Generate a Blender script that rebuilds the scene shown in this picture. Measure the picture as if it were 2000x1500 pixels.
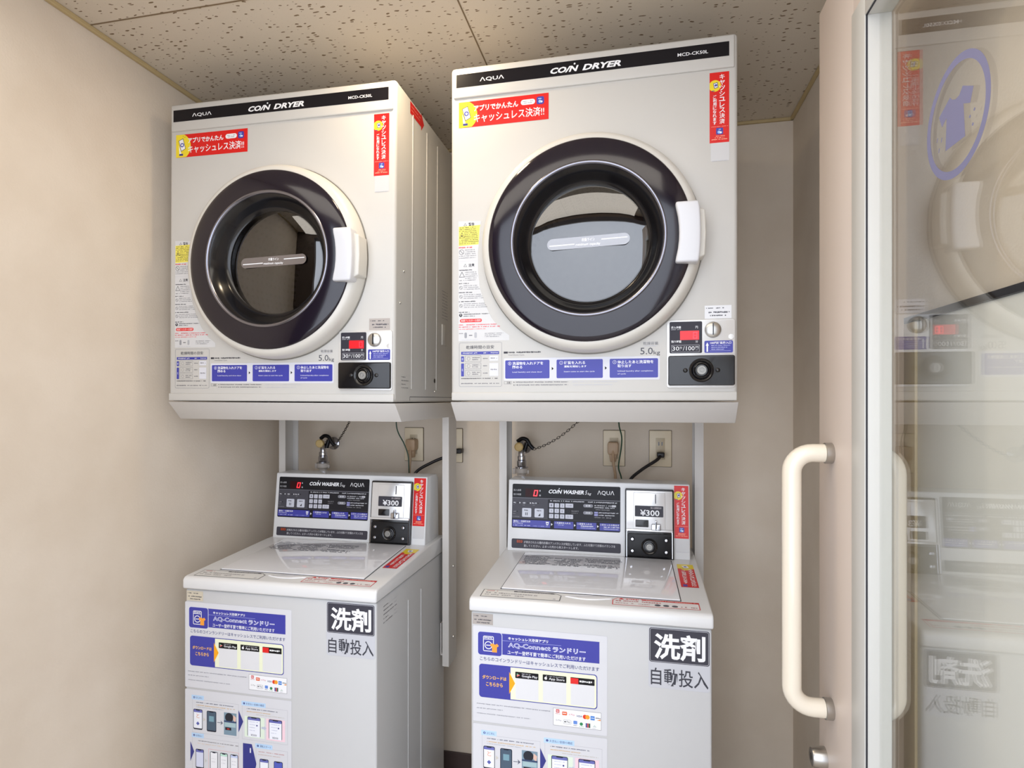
import bpy, bmesh, math, random
from mathutils import Vector, Matrix, Euler

for _o in list(bpy.data.objects):
    bpy.data.objects.remove(_o)
SC = bpy.context.scene
COL = SC.collection
R = math.radians

# ------------------------------------------------------------------ camera
CH = 1.30                                   # eye height of the camera
cam_d = bpy.data.cameras.new('camera')
cam_d.sensor_fit = 'HORIZONTAL'
cam_d.sensor_width = 36.0
cam_d.lens = 36.0 * 1139.4 / 2000.0
cam_d.shift_y = 31.3 / 2000.0
cam_d.clip_start = 0.02
cam = bpy.data.objects.new('camera', cam_d)
cam.location = (0, 0, CH)
cam.rotation_euler = (R(90), 0, 0.2117)
COL.objects.link(cam)
SC.camera = cam

# ------------------------------------------------------------------ world, lights, exposure
wd = bpy.data.worlds.new('world')
wd.use_nodes = True
wd.node_tree.nodes['Background'].inputs[0].default_value = (1, .97, .93, 1)
wd.node_tree.nodes['Background'].inputs[1].default_value = 0.05
SC.world = wd
SC.view_settings.view_transform = 'Standard'
SC.view_settings.look = 'None'
SC.view_settings.exposure = 0.21
SC.view_settings.gamma = 1.0
SC.view_settings.use_curve_mapping = False


def area(name, loc, rot, sx, sy, watts, color, spread=180, shape='RECTANGLE'):
    d = bpy.data.lights.new(name, 'AREA')
    d.shape = shape
    d.size = sx
    if shape == 'RECTANGLE':
        d.size_y = sy
    d.energy = watts
    d.color = color
    d.spread = R(spread)
    o = bpy.data.objects.new(name, d)
    o.location = loc
    o.rotation_euler = rot
    COL.objects.link(o)
    return o


# added fill panels for the corridor and the room, then the warm downlight
area('corridor_top_fill', (-0.35, -0.75, 2.95), (0, 0, 0), 1.3, 0.6, 10, (1.0, .97, .95))  # added fill panel under the unseen corridor ceiling
area('corridor_fill', (0.30, -1.54, 1.5), (R(90), 0, 0), 4.6, 2.8, 90, (.84, .925, 1.08))  # added wide fill behind the camera, standing in for daylight
area('room_fill', (-0.45, 0.53, 2.165), (0, 0, 0), 1.4, 0.40, 4.6, (1.0, .93, .83))  # added ceiling panel that brightens walls and lids
area('downlight', (-0.50, 1.20, 2.176), (0, 0, 0), 0.10, 0.10, 2.1, (1.0, .80, .54), 180, 'DISK')


# ------------------------------------------------------------------ materials
def lin(c):
    def f(x):
        x /= 255.0
        return x / 12.92 if x <= .04045 else ((x + .055) / 1.055) ** 2.4
    return (f(c[0]), f(c[1]), f(c[2]), 1.0)


MATS = {}


def mat(name, rgb, rough=.5, metal=0.0, coat=0.0, emit=0.0, spec=.5):
    if name in MATS:
        return MATS[name]
    m = bpy.data.materials.new(name)
    m.use_nodes = True
    b = m.node_tree.nodes['Principled BSDF']
    b.inputs['Base Color'].default_value = lin(rgb)
    b.inputs['Roughness'].default_value = rough
    b.inputs['Metallic'].default_value = metal
    b.inputs['Coat Weight'].default_value = coat
    b.inputs['Coat Roughness'].default_value = .04
    b.inputs['Specular IOR Level'].default_value = spec
    if emit:
        b.inputs['Emission Color'].default_value = lin(rgb)
        b.inputs['Emission Strength'].default_value = emit
    MATS[name] = m
    return m


def ink(rgb, emit=0.0):
    n = 'ink_%02x%02x%02x' % tuple(rgb) + ('_lit' if emit else '')
    dark = max(rgb) < 100
    return mat(n, rgb, .42 if dark else .34, emit=emit, spec=.22 if dark else .4)


def nodes(m):
    return m.node_tree.nodes, m.node_tree.links, m.node_tree.nodes['Principled BSDF']


def wallpaper(name, rgb, rgb2):
    m = mat(name, rgb, .78, spec=.3)
    n, l, b = nodes(m)
    g = n.new('ShaderNodeNewGeometry')
    a = n.new('ShaderNodeTexNoise'); a.inputs['Scale'].default_value = 7; a.inputs['Detail'].default_value = 5
    f = n.new('ShaderNodeTexNoise'); f.inputs['Scale'].default_value = 210; f.inputs['Detail'].default_value = 3
    r = n.new('ShaderNodeValToRGB')
    r.color_ramp.elements[0].position = .35; r.color_ramp.elements[0].color = lin(rgb2)
    r.color_ramp.elements[1].position = .65; r.color_ramp.elements[1].color = lin(rgb)
    bp = n.new('ShaderNodeBump'); bp.inputs['Strength'].default_value = .16; bp.inputs['Distance'].default_value = .002
    l.new(g.outputs['Position'], a.inputs['Vector']); l.new(g.outputs['Position'], f.inputs['Vector'])
    l.new(a.outputs['Fac'], r.inputs['Fac']); l.new(r.outputs['Color'], b.inputs['Base Color'])
    l.new(f.outputs['Fac'], bp.inputs['Height']); l.new(bp.outputs['Normal'], b.inputs['Normal'])
    return m


M_wall = wallpaper('beige_wallpaper', (232, 219, 202), (226, 212, 194))
M_corr = wallpaper('corridor_wallpaper', (222, 220, 216), (216, 214, 210))


def ceiling_mat():
    m = mat('rockwool_ceiling', (218, 206, 188), .9, spec=.2)
    n, l, b = nodes(m)
    g = n.new('ShaderNodeNewGeometry')
    nz = n.new('ShaderNodeTexNoise'); nz.inputs['Scale'].default_value = 30; nz.inputs['Detail'].default_value = 2
    ad = n.new('ShaderNodeVectorMath'); ad.operation = 'MULTIPLY_ADD'
    ad.inputs[1].default_value = (.022, .014, 0)
    mp = n.new('ShaderNodeMapping'); mp.inputs['Scale'].default_value = (44, 112, 1)
    v = n.new('ShaderNodeTexVoronoi'); v.inputs['Scale'].default_value = 1
    v.voronoi_dimensions = '2D'
    sep = n.new('ShaderNodeSeparateColor')
    thr = n.new('ShaderNodeMapRange'); thr.inputs['From Min'].default_value = .56; thr.inputs['From Max'].default_value = 1
    thr.inputs['To Min'].default_value = 0.02; thr.inputs['To Max'].default_value = .25
    lt = n.new('ShaderNodeMath'); lt.operation = 'LESS_THAN'
    mx = n.new('ShaderNodeMix'); mx.data_type = 'RGBA'
    mx.inputs['A'].default_value = lin((218, 206, 188)); mx.inputs['B'].default_value = lin((130, 110, 86))
    bp = n.new('ShaderNodeBump'); bp.inputs['Strength'].default_value = .5; bp.inputs['Distance'].default_value = .002; bp.invert = True
    l.new(g.outputs['Position'], nz.inputs['Vector']); l.new(nz.outputs['Color'], ad.inputs[0]); l.new(g.outputs['Position'], ad.inputs[2])
    l.new(ad.outputs[0], mp.inputs['Vector']); l.new(mp.outputs[0], v.inputs['Vector'])
    l.new(v.outputs['Color'], sep.inputs[0]); l.new(sep.outputs[0], thr.inputs['Value'])
    l.new(v.outputs['Distance'], lt.inputs[0]); l.new(thr.outputs[0], lt.inputs[1])
    l.new(lt.outputs[0], mx.inputs['Factor']); l.new(mx.outputs['Result'], b.inputs['Base Color'])
    l.new(lt.outputs[0], bp.inputs['Height']); l.new(bp.outputs['Normal'], b.inputs['Normal'])
    return m


M_ceil = ceiling_mat()


def floor_mat():
    m = mat('vinyl_floor', (196, 186, 172), .45)
    n, l, b = nodes(m)
    g = n.new('ShaderNodeNewGeometry')
    f = n.new('ShaderNodeTexNoise'); f.inputs['Scale'].default_value = 60; f.inputs['Detail'].default_value = 4
    r = n.new('ShaderNodeValToRGB')
    r.color_ramp.elements[0].color = lin((188, 177, 162)); r.color_ramp.elements[1].color = lin((204, 195, 182))
    l.new(g.outputs['Position'], f.inputs['Vector']); l.new(f.outputs['Fac'], r.inputs['Fac']); l.new(r.outputs['Color'], b.inputs['Base Color'])
    return m


M_floor = floor_mat()


def glass_mat(name, tint, f0=.04, rough=.0):
    m = bpy.data.materials.new(name)
    m.use_nodes = True
    n, l = m.node_tree.nodes, m.node_tree.links
    n.remove(n['Principled BSDF'])
    t = n.new('ShaderNodeBsdfTransparent'); t.inputs[0].default_value = tint
    g = n.new('ShaderNodeBsdfGlossy'); g.inputs['Roughness'].default_value = rough
    g.inputs['Color'].default_value = (1, 1, 1, 1)
    # Schlick reflectance that works from either side of the sheet
    ge = n.new('ShaderNodeNewGeometry')
    dt = n.new('ShaderNodeVectorMath'); dt.operation = 'DOT_PRODUCT'
    ab = n.new('ShaderNodeMath'); ab.operation = 'ABSOLUTE'
    om = n.new('ShaderNodeMath'); om.operation = 'SUBTRACT'; om.inputs[0].default_value = 1
    pw = n.new('ShaderNodeMath'); pw.operation = 'POWER'; pw.inputs[1].default_value = 5
    f = n.new('ShaderNodeMapRange'); f.inputs['To Min'].default_value = f0; f.inputs['To Max'].default_value = 1
    l.new(ge.outputs['Normal'], dt.inputs[0]); l.new(ge.outputs['Incoming'], dt.inputs[1])
    l.new(dt.outputs['Value'], ab.inputs[0]); l.new(ab.outputs[0], om.inputs[1]); l.new(om.outputs[0], pw.inputs[0]); l.new(pw.outputs[0], f.inputs['Value'])
    x = n.new('ShaderNodeMixShader')
    l.new(f.outputs[0], x.inputs[0]); l.new(t.outputs[0], x.inputs[1]); l.new(g.outputs[0], x.inputs[2])
    l.new(x.outputs[0], n['Material Output'].inputs[0])
    MATS[name] = m
    return m


M_doorglass = glass_mat('clear_door_glass', (.98, .985, .975, 1), .045)
M_dryglass = glass_mat('smoked_dryer_glass', (.05, .038, .046, 1), .12, .01)

M_body = mat('white_enamel', (196, 196, 196), .45, coat=.08)
M_dry = mat('warm_white_enamel', (199, 196, 190), .45, coat=.08)
M_top = mat('white_plastic', (222, 222, 222), .28, coat=.25)
M_lid = mat('glossy_white_lid', (236, 236, 239), .08, coat=.6)
M_rim = mat('ivory_door_rim', (211, 207, 198), .36, coat=.15)
M_bez = mat('black_gloss_plastic', (24, 18, 30), .13, coat=.12)
M_blk = mat('black_plastic', (16, 15, 18), .18, coat=.1)
M_key = mat('dull_key_metal', (150, 148, 144), .5, .8)
M_blkm = mat('black_satin_metal', (20, 19, 21), .38, spec=.3)
M_chr = mat('chrome', (190, 191, 198), .14, 1.0)
M_ring = mat('satin_chrome_ring', (140, 140, 150), .24, 1.0)
M_steel = mat('brushed_steel', (190, 188, 184), .30, 1.0)
M_plate = mat('silver_painted_plate', (214, 212, 209), .25, .25)
M_band = mat('black_band', (20, 18, 23), .3, spec=.25)
M_grey = mat('grey_gasket', (120, 116, 108), .5)
M_seam = mat('dark_gap', (52, 52, 58), .6)
M_hand = mat('white_handle_plastic', (214, 214, 217), .34, coat=.15)
M_stand = mat('white_stand_steel', (206, 202, 197), .40)
M_cream = mat('cream_trim', (196, 174, 128), .6)
M_base = mat('brown_vinyl_baseboard', (78, 64, 62), .5)
M_outlet = mat('ivory_outlet', (240, 224, 194), .4)
M_plugb = mat('beige_plug', (188, 158, 126), .45)
M_cordb = mat('black_cord', (28, 22, 22), .45)
M_green = mat('green_wire', (26, 66, 44), .4)
M_chain = mat('dull_metal_chain', (92, 84, 74), .35, .9)
M_stile = mat('pinkish_beige_door', (222, 208, 197), .42)
M_bead = mat('white_aluminium_bead', (214, 213, 208), .4)
M_ivory = mat('ivory_pull_handle', (242, 232, 214), .18, coat=.5)
M_icon = mat('violet_grey_film', (128, 128, 162), .5)
M_board = mat('white_board', (246, 247, 243), .35)
M_tan = mat('tan_board_edge', (206, 186, 146), .5)
M_drum = mat('drum_steel', (170, 165, 172), .32, 1.0)


def drum_holes():
    n, l, b = nodes(M_drum)
    uv = n.new('ShaderNodeTexCoord')
    sp = n.new('ShaderNodeSeparateXYZ')
    at = n.new('ShaderNodeMath'); at.operation = 'ARCTAN2'
    cb = n.new('ShaderNodeCombineXYZ')
    s1 = n.new('ShaderNodeMath'); s1.operation = 'MULTIPLY'; s1.inputs[1].default_value = 12.0
    s2 = n.new('ShaderNodeMath'); s2.operation = 'MULTIPLY'; s2.inputs[1].default_value = 44.0
    v = n.new('ShaderNodeTexVoronoi'); v.voronoi_dimensions = '2D'; v.inputs['Scale'].default_value = 1; v.inputs['Randomness'].default_value = .12
    lt = n.new('ShaderNodeMath'); lt.operation = 'LESS_THAN'; lt.inputs[1].default_value = .24
    mx = n.new('ShaderNodeMix'); mx.data_type = 'RGBA'
    mx.inputs['A'].default_value = lin((176, 168, 178)); mx.inputs['B'].default_value = lin((20, 18, 22))
    l.new(uv.outputs['Object'], sp.inputs[0]); l.new(sp.outputs['Z'], at.inputs[0]); l.new(sp.outputs['X'], at.inputs[1])
    l.new(at.outputs[0], s1.inputs[0]); l.new(sp.outputs['Y'], s2.inputs[0])
    l.new(s1.outputs[0], cb.inputs[0]); l.new(s2.outputs[0], cb.inputs[1])
    l.new(cb.outputs[0], v.inputs['Vector']); l.new(v.outputs['Distance'], lt.inputs[0])
    l.new(lt.outputs[0], mx.inputs['Factor']); l.new(mx.outputs['Result'], b.inputs['Base Color'])


drum_holes()


# ------------------------------------------------------------------ mesh helpers
class Frame:
    """a local drawing frame in millimetres: P(u, v, h) gives metres"""
    def __init__(s, O, U=(1, 0, 0), V=(0, 0, 1), N=None):
        s.O = Vector(O); s.U = Vector(U).normalized(); s.V = Vector(V).normalized()
        s.N = Vector(N).normalized() if N else s.U.cross(s.V).normalized()

    def P(s, u, v, h=0.0):
        return s.O + (s.U * u + s.V * v + s.N * h) * .001


WF = Frame((0, 0, 0), (1, 0, 0), (0, 1, 0), (0, 0, 1))


def merge(bm, tmp, mi=0):
    for f in tmp.faces:
        f.material_index = mi
    me = bpy.data.meshes.new('tmp')
    tmp.to_mesh(me); tmp.free()
    bm.from_mesh(me)
    bpy.data.meshes.remove(me)


def prism(bm, F, pts, h0, h1, bev=0, seg=2, mi=0):
    t = bmesh.new()
    a = [t.verts.new(F.P(u, v, h0)) for u, v in pts]
    b = [t.verts.new(F.P(u, v, h1)) for u, v in pts]
    k = len(pts)
    t.faces.new(a[::-1]); t.faces.new(b)
    for i in range(k):
        t.faces.new((a[i], a[(i + 1) % k], b[(i + 1) % k], b[i]))
    bmesh.ops.recalc_face_normals(t, faces=t.faces)
    if bev:
        es = [e for e in t.edges if e.calc_face_angle(0) > R(32)]
        bmesh.ops.bevel(t, geom=es, offset=bev * .001, segments=seg, affect='EDGES', profile=.5, clamp_overlap=True)
    merge(bm, t, mi)


def box(bm, F, u0, v0, h0, u1, v1, h1, bev=0, seg=2, mi=0):
    prism(bm, F, [(u0, v0), (u1, v0), (u1, v1), (u0, v1)], h0, h1, bev, seg, mi)


def mbox(bm, x0, y0, z0, x1, y1, z1, bev=0, seg=2, mi=0):
    """box in metres"""
    box(bm, WF, x0 * 1000, y0 * 1000, z0 * 1000, x1 * 1000, y1 * 1000, z1 * 1000, bev, seg, mi)


def rrpts(u0, v0, u1, v1, r, k=5):
    if r <= 0:
        return [(u0, v0), (u1, v0), (u1, v1), (u0, v1)]
    o = []
    for cx, cy, a0 in ((u1 - r, v0 + r, -90), (u1 - r, v1 - r, 0), (u0 + r, v1 - r, 90), (u0 + r, v0 + r, 180)):
        for i in range(k + 1):
            a = R(a0 + 90 * i / k)
            o.append((cx + r * math.cos(a), cy + r * math.sin(a)))
    return o


def lathe(bm, F, uc, vc, prof, seg=64, mi=0, cap0=False, cap1=False):
    t = bmesh.new()
    rings = []
    for r, h in prof:
        if r < 1e-6:
            rings.append([t.verts.new(F.P(uc, vc, h))])
        else:
            rings.append([t.verts.new(F.P(uc + r * math.cos(2 * math.pi * i / seg), vc + r * math.sin(2 * math.pi * i / seg), h)) for i in range(seg)])
    for a, b in zip(rings, rings[1:]):
        for i in range(seg):
            j = (i + 1) % seg
            if len(a) == 1:
                t.faces.new((a[0], b[i], b[j]))
            elif len(b) == 1:
                t.faces.new((a[i], b[0], a[j]))
            else:
                t.faces.new((a[i], b[i], b[j], a[j]))
    if cap0 and len(rings[0]) > 1:
        t.faces.new(rings[0])
    if cap1 and len(rings[-1]) > 1:
        t.faces.new(rings[-1])
    bmesh.ops.recalc_face_normals(t, faces=t.faces)
    merge(bm, t, mi)


def smooth_path(pts, n=8):
    P = [Vector(p) for p in pts]
    P = [P[0] * 2 - P[1]] + P + [P[-1] * 2 - P[-2]]
    o = []
    for i in range(1, len(P) - 2):
        for k in range(n):
            t = k / n
            a, b, c, d = P[i - 1], P[i], P[i + 1], P[i + 2]
            o.append(.5 * ((2 * b) + (c - a) * t + (2 * a - 5 * b + 4 * c - d) * t * t + (3 * b - a - 3 * c + d) * t ** 3))
    o.append(P[-2])
    return o


def tube(bm, pts, r, seg=10, mi=0, caps=True):
    """tube through points in metres, radius in metres"""
    t = bmesh.new()
    P = [Vector(p) for p in pts]
    prev = None
    rings = []
    for i, p in enumerate(P):
        d = (P[min(i + 1, len(P) - 1)] - P[max(i - 1, 0)]).normalized()
        if prev is None:
            x = d.orthogonal().normalized()
        else:
            x = (prev - d * prev.dot(d)).normalized()
        prev = x
        y = d.cross(x)
        rings.append([t.verts.new(p + (x * math.cos(2 * math.pi * k / seg) + y * math.sin(2 * math.pi * k / seg)) * r) for k in range(seg)])
    for a, b in zip(rings, rings[1:]):
        for k in range(seg):
            j = (k + 1) % seg
            t.faces.new((a[k], a[j], b[j], b[k]))
    if caps:
        t.faces.new(rings[0][::-1]); t.faces.new(rings[-1])
    bmesh.ops.recalc_face_normals(t, faces=t.faces)
    merge(bm, t, mi)


def obj(name, bm, m, parent=None, smooth=True, ang=35):
    me = bpy.data.meshes.new(name)
    bm.to_mesh(me); bm.free()
    for x in (m if isinstance(m, (list, tuple)) else [m]):
        me.materials.append(x)
    if smooth:
        me.shade_smooth()
        me.set_sharp_from_angle(angle=R(ang))
    o = bpy.data.objects.new(name, me)
    COL.objects.link(o)
    if parent:
        o.parent = parent
    return o


def tag(o, label, cat, group=None):
    o['label'] = label
    o['category'] = cat
    if group:
        o['group'] = group
    return o


def thing(name, label, cat, loc=(0, 0, 0), rot=(0, 0, 0), group=None):
    o = bpy.data.objects.new(name, None)
    o.empty_display_size = .05
    COL.objects.link(o)
    o.location = loc
    o.rotation_euler = rot
    return tag(o, label, cat, group)


def struct(name, bm, m, parent=None, smooth=False):
    o = obj(name, bm, m, parent, smooth)
    if parent is None:
        o['kind'] = 'structure'
    return o


# ------------------------------------------------------------------ printed labels
_glyphs = {}


def glyphs(s, bold, shear):
    k = (s, bold, shear)
    if k not in _glyphs:
        c = bpy.data.curves.new('lettering', 'FONT')
        c.body = s; c.offset = bold; c.shear = shear; c.resolution_u = 2; c.size = 1
        o = bpy.data.objects.new('lettering', c)
        me = o.to_mesh()
        vs = [(v.co.x, v.co.y) for v in me.vertices]
        fs = [tuple(p.vertices) for p in me.polygons]
        o.to_mesh_clear()
        bpy.data.objects.remove(o); bpy.data.curves.remove(c)
        _glyphs[k] = (vs, fs)
    return _glyphs[k]


WHITE = (240, 240, 242); OFFW = (214, 213, 212); INK = (62, 60, 66); GREY = (128, 126, 130); LGREY = (196, 196, 202)
BLUE = (62, 64, 158); NAVY = (54, 58, 132); RED = (214, 26, 22); YEL = (236, 212, 46); BLACK = (20, 19, 22); CHAR = (72, 71, 80)
ORANGE = (246, 168, 20); PALE = (236, 239, 208); SKY = (186, 214, 242); PINK = (242, 208, 218); PGREEN = (224, 236, 218)
LED = (255, 24, 40)


class Decal:
    def __init__(s, name, parent, F, lift=.35, du=0, dv=0):
        s.name, s.parent, s.F, s.lift, s.du, s.dv = name, parent, F, lift, du, dv
        s.v, s.f, s.mi, s.mats = [], [], [], []

    def _m(s, c):
        m = c if isinstance(c, bpy.types.Material) else ink(c)
        if m not in s.mats:
            s.mats.append(m)
        return s.mats.index(m)

    def add(s, vs, fs, c, l):
        b = len(s.v)
        h = s.lift + .09 * l
        s.v += [s.F.P(u + s.du, v + s.dv, h) for u, v in vs]
        s.f += [tuple(b + i for i in f) for f in fs]
        s.mi += [s._m(c)] * len(fs)

    def poly(s, pts, c, l=1):
        a = sum(p[0] * q[1] - q[0] * p[1] for p, q in zip(pts, pts[1:] + pts[:1]))
        if a < 0:
            pts = pts[::-1]
        s.add(pts, [tuple(range(len(pts)))], c, l)

    def rect(s, u0, v0, u1, v1, c, l=1, r=0):
        u0, u1 = min(u0, u1), max(u0, u1); v0, v1 = min(v0, v1), max(v0, v1)
        s.poly(rrpts(u0, v0, u1, v1, r), c, l)

    def outline(s, pts, t, c, l=2):
        """closed polyline stroke"""
        k = len(pts)
        cu = sum(p[0] for p in pts) / k; cv = sum(p[1] for p in pts) / k
        inn = []
        for i in range(k):
            a, b, d = Vector(pts[i - 1]), Vector(pts[i]), Vector(pts[(i + 1) % k])
            e1 = (b - a).normalized(); e2 = (d - b).normalized()
            n1 = Vector((-e1.y, e1.x)); n2 = Vector((-e2.y, e2.x))
            n = (n1 + n2)
            n = n / max(n.length_squared / 2, .3)
            inn.append(b + n * t)
        ar = sum(p[0] * q[1] - q[0] * p[1] for p, q in zip(pts, pts[1:] + pts[:1]))
        if ar < 0:
            return s.outline(pts[::-1], t, c, l)
        vs = [tuple(p) for p in pts] + [tuple(p) for p in inn]
        s.add(vs, [(i, (i + 1) % k, k + (i + 1) % k, k + i) for i in range(k)], c, l)

    def frame(s, u0, v0, u1, v1, t, c, l=2, r=0):
        u0, u1 = min(u0, u1), max(u0, u1); v0, v1 = min(v0, v1), max(v0, v1)
        s.outline(rrpts(u0, v0, u1, v1, r), t, c, l)

    def circ(s, u, v, r, c, l=1, k=28, ry=None):
        ry = ry or r
        s.poly([(u + r * math.cos(2 * math.pi * i / k), v + ry * math.sin(2 * math.pi * i / k)) for i in range(k)], c, l)

    def ring(s, u, v, r, t, c, l=2, k=28):
        s.outline([(u + r * math.cos(2 * math.pi * i / k), v + r * math.sin(2 * math.pi * i / k)) for i in range(k)], t, c, l)

    def line(s, u0, v0, u1, v1, t, c, l=2):
        d = Vector((u1 - u0, v1 - v0)).normalized()
        n = Vector((-d.y, d.x)) * t / 2
        s.poly([(u0 - n.x, v0 - n.y), (u1 - n.x, v1 - n.y), (u1 + n.x, v1 + n.y), (u0 + n.x, v0 + n.y)], c, l)

    def text(s, t, u0, v0, u1, v1, c, bold=.0, shear=0, l=3, rot=0):
        vs, fs = glyphs(t, bold, shear)
        if rot:                                   # quarter turns
            for _ in range(rot % 4):
                vs = [(-y, x) for x, y in vs]
        x0 = min(v[0] for v in vs); x1 = max(v[0] for v in vs); y0 = min(v[1] for v in vs); y1 = max(v[1] for v in vs)
        u0, u1 = min(u0, u1), max(u0, u1); v0, v1 = min(v0, v1), max(v0, v1)
        sx = (u1 - u0) / (x1 - x0); sy = (v1 - v0) / (y1 - y0)
        s.add([(u0 + (x - x0) * sx, v0 + (y - y0) * sy) for x, y in vs], fs, c, l)

    def vtext(s, t, uc, v0, v1, w, c, bold=.03, l=3, fill=.92):
        """upright characters stacked from v1 (top) to v0"""
        cell = (v1 - v0) / len(t)
        for i, ch in enumerate(t):
            vs, fs = glyphs(ch, bold, 0)
            xm = sum((min(v[0] for v in vs), max(v[0] for v in vs))) / 2
            x0, x1 = min(v[0] for v in vs), max(v[0] for v in vs)
            y0, y1 = min(v[1] for v in vs), max(v[1] for v in vs)
            k = min(w / max(x1 - x0, .75), cell * fill / max(y1 - y0, .62))
            cv = v1 - cell * (i + .5)
            s.add([(uc + (x - xm) * k, cv + (y - (y0 + y1) / 2) * k) for x, y in vs], fs, c, l)

    def fine(s, u0, v0, u1, v1, c, l=3, seed=0):
        """a row of print too small to read: little dashes"""
        rnd = random.Random(seed + int(u0 * 7 + v0 * 13))
        h = abs(v1 - v0); v0 = min(v0, v1)
        u = u0
        while u < u1:
            w = h * rnd.uniform(.45, 1.1)
            if rnd.random() < .86:
                a = rnd.uniform(0, .3) * h; b = rnd.uniform(.0, .25) * h
                s.rect(u, v0 + a, min(u + w * .78, u1), v0 + h - b, c, l)
            u += w
        return s

    def build(s, label=None):
        me = bpy.data.meshes.new(s.name)
        me.from_pydata([tuple(v) for v in s.v], [], s.f)
        for m in s.mats:
            me.materials.append(m)
        me.polygons.foreach_set('material_index', s.mi)
        me.update()
        # ngons filled as triangles so hollow letters and concave outlines stay right
        o = bpy.data.objects.new(s.name, me)
        COL.objects.link(o)
        o.parent = s.parent
        if label:
            o['label'] = label
        return o


# ------------------------------------------------------------------ the room
XL, XR, YB, YF, ZC = -1.268, 0.477, 1.9715, 0.22, CH + .884

b = bmesh.new(); mbox(b, XL - .1, YF, -.1, XR + .1, YB + .1, 0); struct('floor', b, M_floor)
b = bmesh.new(); mbox(b, XL - .1, YF, ZC, XR + .1, YB + .1, ZC + .1); struct('ceiling', b, M_ceil)
b = bmesh.new(); mbox(b, XL - .1, YF, 0, XL, YB + .1, ZC); struct('wall_left', b, M_wall)
b = bmesh.new(); mbox(b, XL, YB, 0, XR, YB + .1, ZC); struct('wall_back', b, M_wall)
b = bmesh.new(); mbox(b, XR, YF, 0, XR + .1, YB + .1, ZC); struct('wall_right', b, M_wall)
OX0, OX1, OZ = -1.02, .466, 2.13
b = bmesh.new()
mbox(b, XL, YF, 0, OX0, YF + .1, ZC); mbox(b, OX1, YF, 0, XR, YF + .1, ZC); mbox(b, OX0, YF, OZ, OX1, YF + .1, ZC)
struct('wall_front', b, wallpaper('taupe_wallpaper', (104, 94, 88), (98, 88, 82)))
# unseen corridor beyond the doorway, made up to carry light and reflections
b = bmesh.new(); mbox(b, -2.4, -1.6, -.1, 2.7, YF, 0); struct('floor_corridor', b, M_floor)
b = bmesh.new(); mbox(b, -2.4, -1.6, 3.0, 2.7, YF, 3.1); struct('ceiling_corridor', b, M_corr)
b = bmesh.new(); mbox(b, -2.4, -1.7, 0, 2.7, -1.6, 3.0); struct('wall_corridor', b, M_corr)
b = bmesh.new(); mbox(b, -2.5, -1.6, 0, -2.4, YF, 3.0); struct('wall_corridor_left', b, M_corr)
b = bmesh.new(); mbox(b, 2.7, -1.6, 0, 2.8, YF, 3.0); struct('wall_corridor_right', b, M_corr)
b = bmesh.new(); mbox(b, -2.4, YF - .02, 0, OX0, YF, 3.0); mbox(b, OX1, YF - .02, 0, 2.7, YF, 3.0); mbox(b, OX0, YF - .02, OZ, OX1, YF, 3.0)
struct('wall_corridor_front', b, M_corr)
b = bmesh.new()
WX0, WX1, WZ0, WZ1 = -2.0, 2.6, .1, 2.9
mbox(b, WX0 - .05, -1.6, WZ0 - .05, WX1 + .05, -1.53, WZ0, 3); mbox(b, WX0 - .05, -1.6, WZ1, WX1 + .05, -1.53, WZ1 + .05, 3)
mbox(b, WX0 - .05, -1.6, WZ0, WX0, -1.53, WZ1, 3); mbox(b, WX1, -1.6, WZ0, WX1 + .05, -1.53, WZ1, 3)
struct('corridor_fill_frame', b, M_bead)  # made-up window frame around the added corridor fill
# ceiling joints, mouldings, baseboards
b = bmesh.new()
mbox(b, -.3895, YF + .1, ZC - .0012, -.3865, YB, ZC + .001); mbox(b, XL, 1.1335, ZC - .0012, XR, 1.1365, ZC + .001)
struct('trim_4', b, mat('ceiling_joint', (128, 108, 82), .8))
b = bmesh.new(); mbox(b, XL, YF + .1, ZC - .011, XL + .010, YB, ZC, 2); struct('trim_1', b, M_cream)
b = bmesh.new(); mbox(b, XL, YB - .010, ZC - .009, XR, YB, ZC, 2); struct('trim_2', b, M_cream)
b = bmesh.new(); mbox(b, XR - .010, YF + .1, ZC - .009, XR, YB, ZC, 2); struct('trim_3', b, M_cream)
b = bmesh.new(); mbox(b, XL, YB - .008, 0, XR, YB, .06, 2); struct('baseboard_back', b, M_base)
b = bmesh.new(); mbox(b, XL, YF + .1, 0, XL + .008, YB - .008, .06, 2); struct('baseboard_left', b, M_base)
b = bmesh.new(); mbox(b, XR - .008, YF + .1, 0, XR, YB - .008, .06, 2); struct('baseboard_right', b, M_base)

# ------------------------------------------------------------------ the open glass door
GX0, GX1 = .332, .366                        # the two faces of the leaf
DT = 2.02
door = bpy.data.objects.new('door_1', None)
COL.objects.link(door)
door.location = (GX1, .335, 0)
door['kind'] = 'structure'
door['label'] = 'open pinkish beige door with glass pane and ivory pull handles at right'


def dpart(name, bm, m, parent=None, smooth=True):
    """world-space mesh hung on the door"""
    o = obj(name, bm, m, None, smooth)
    for v in o.data.vertices:
        v.co -= door.location
    o.parent = parent or door
    return o


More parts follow.
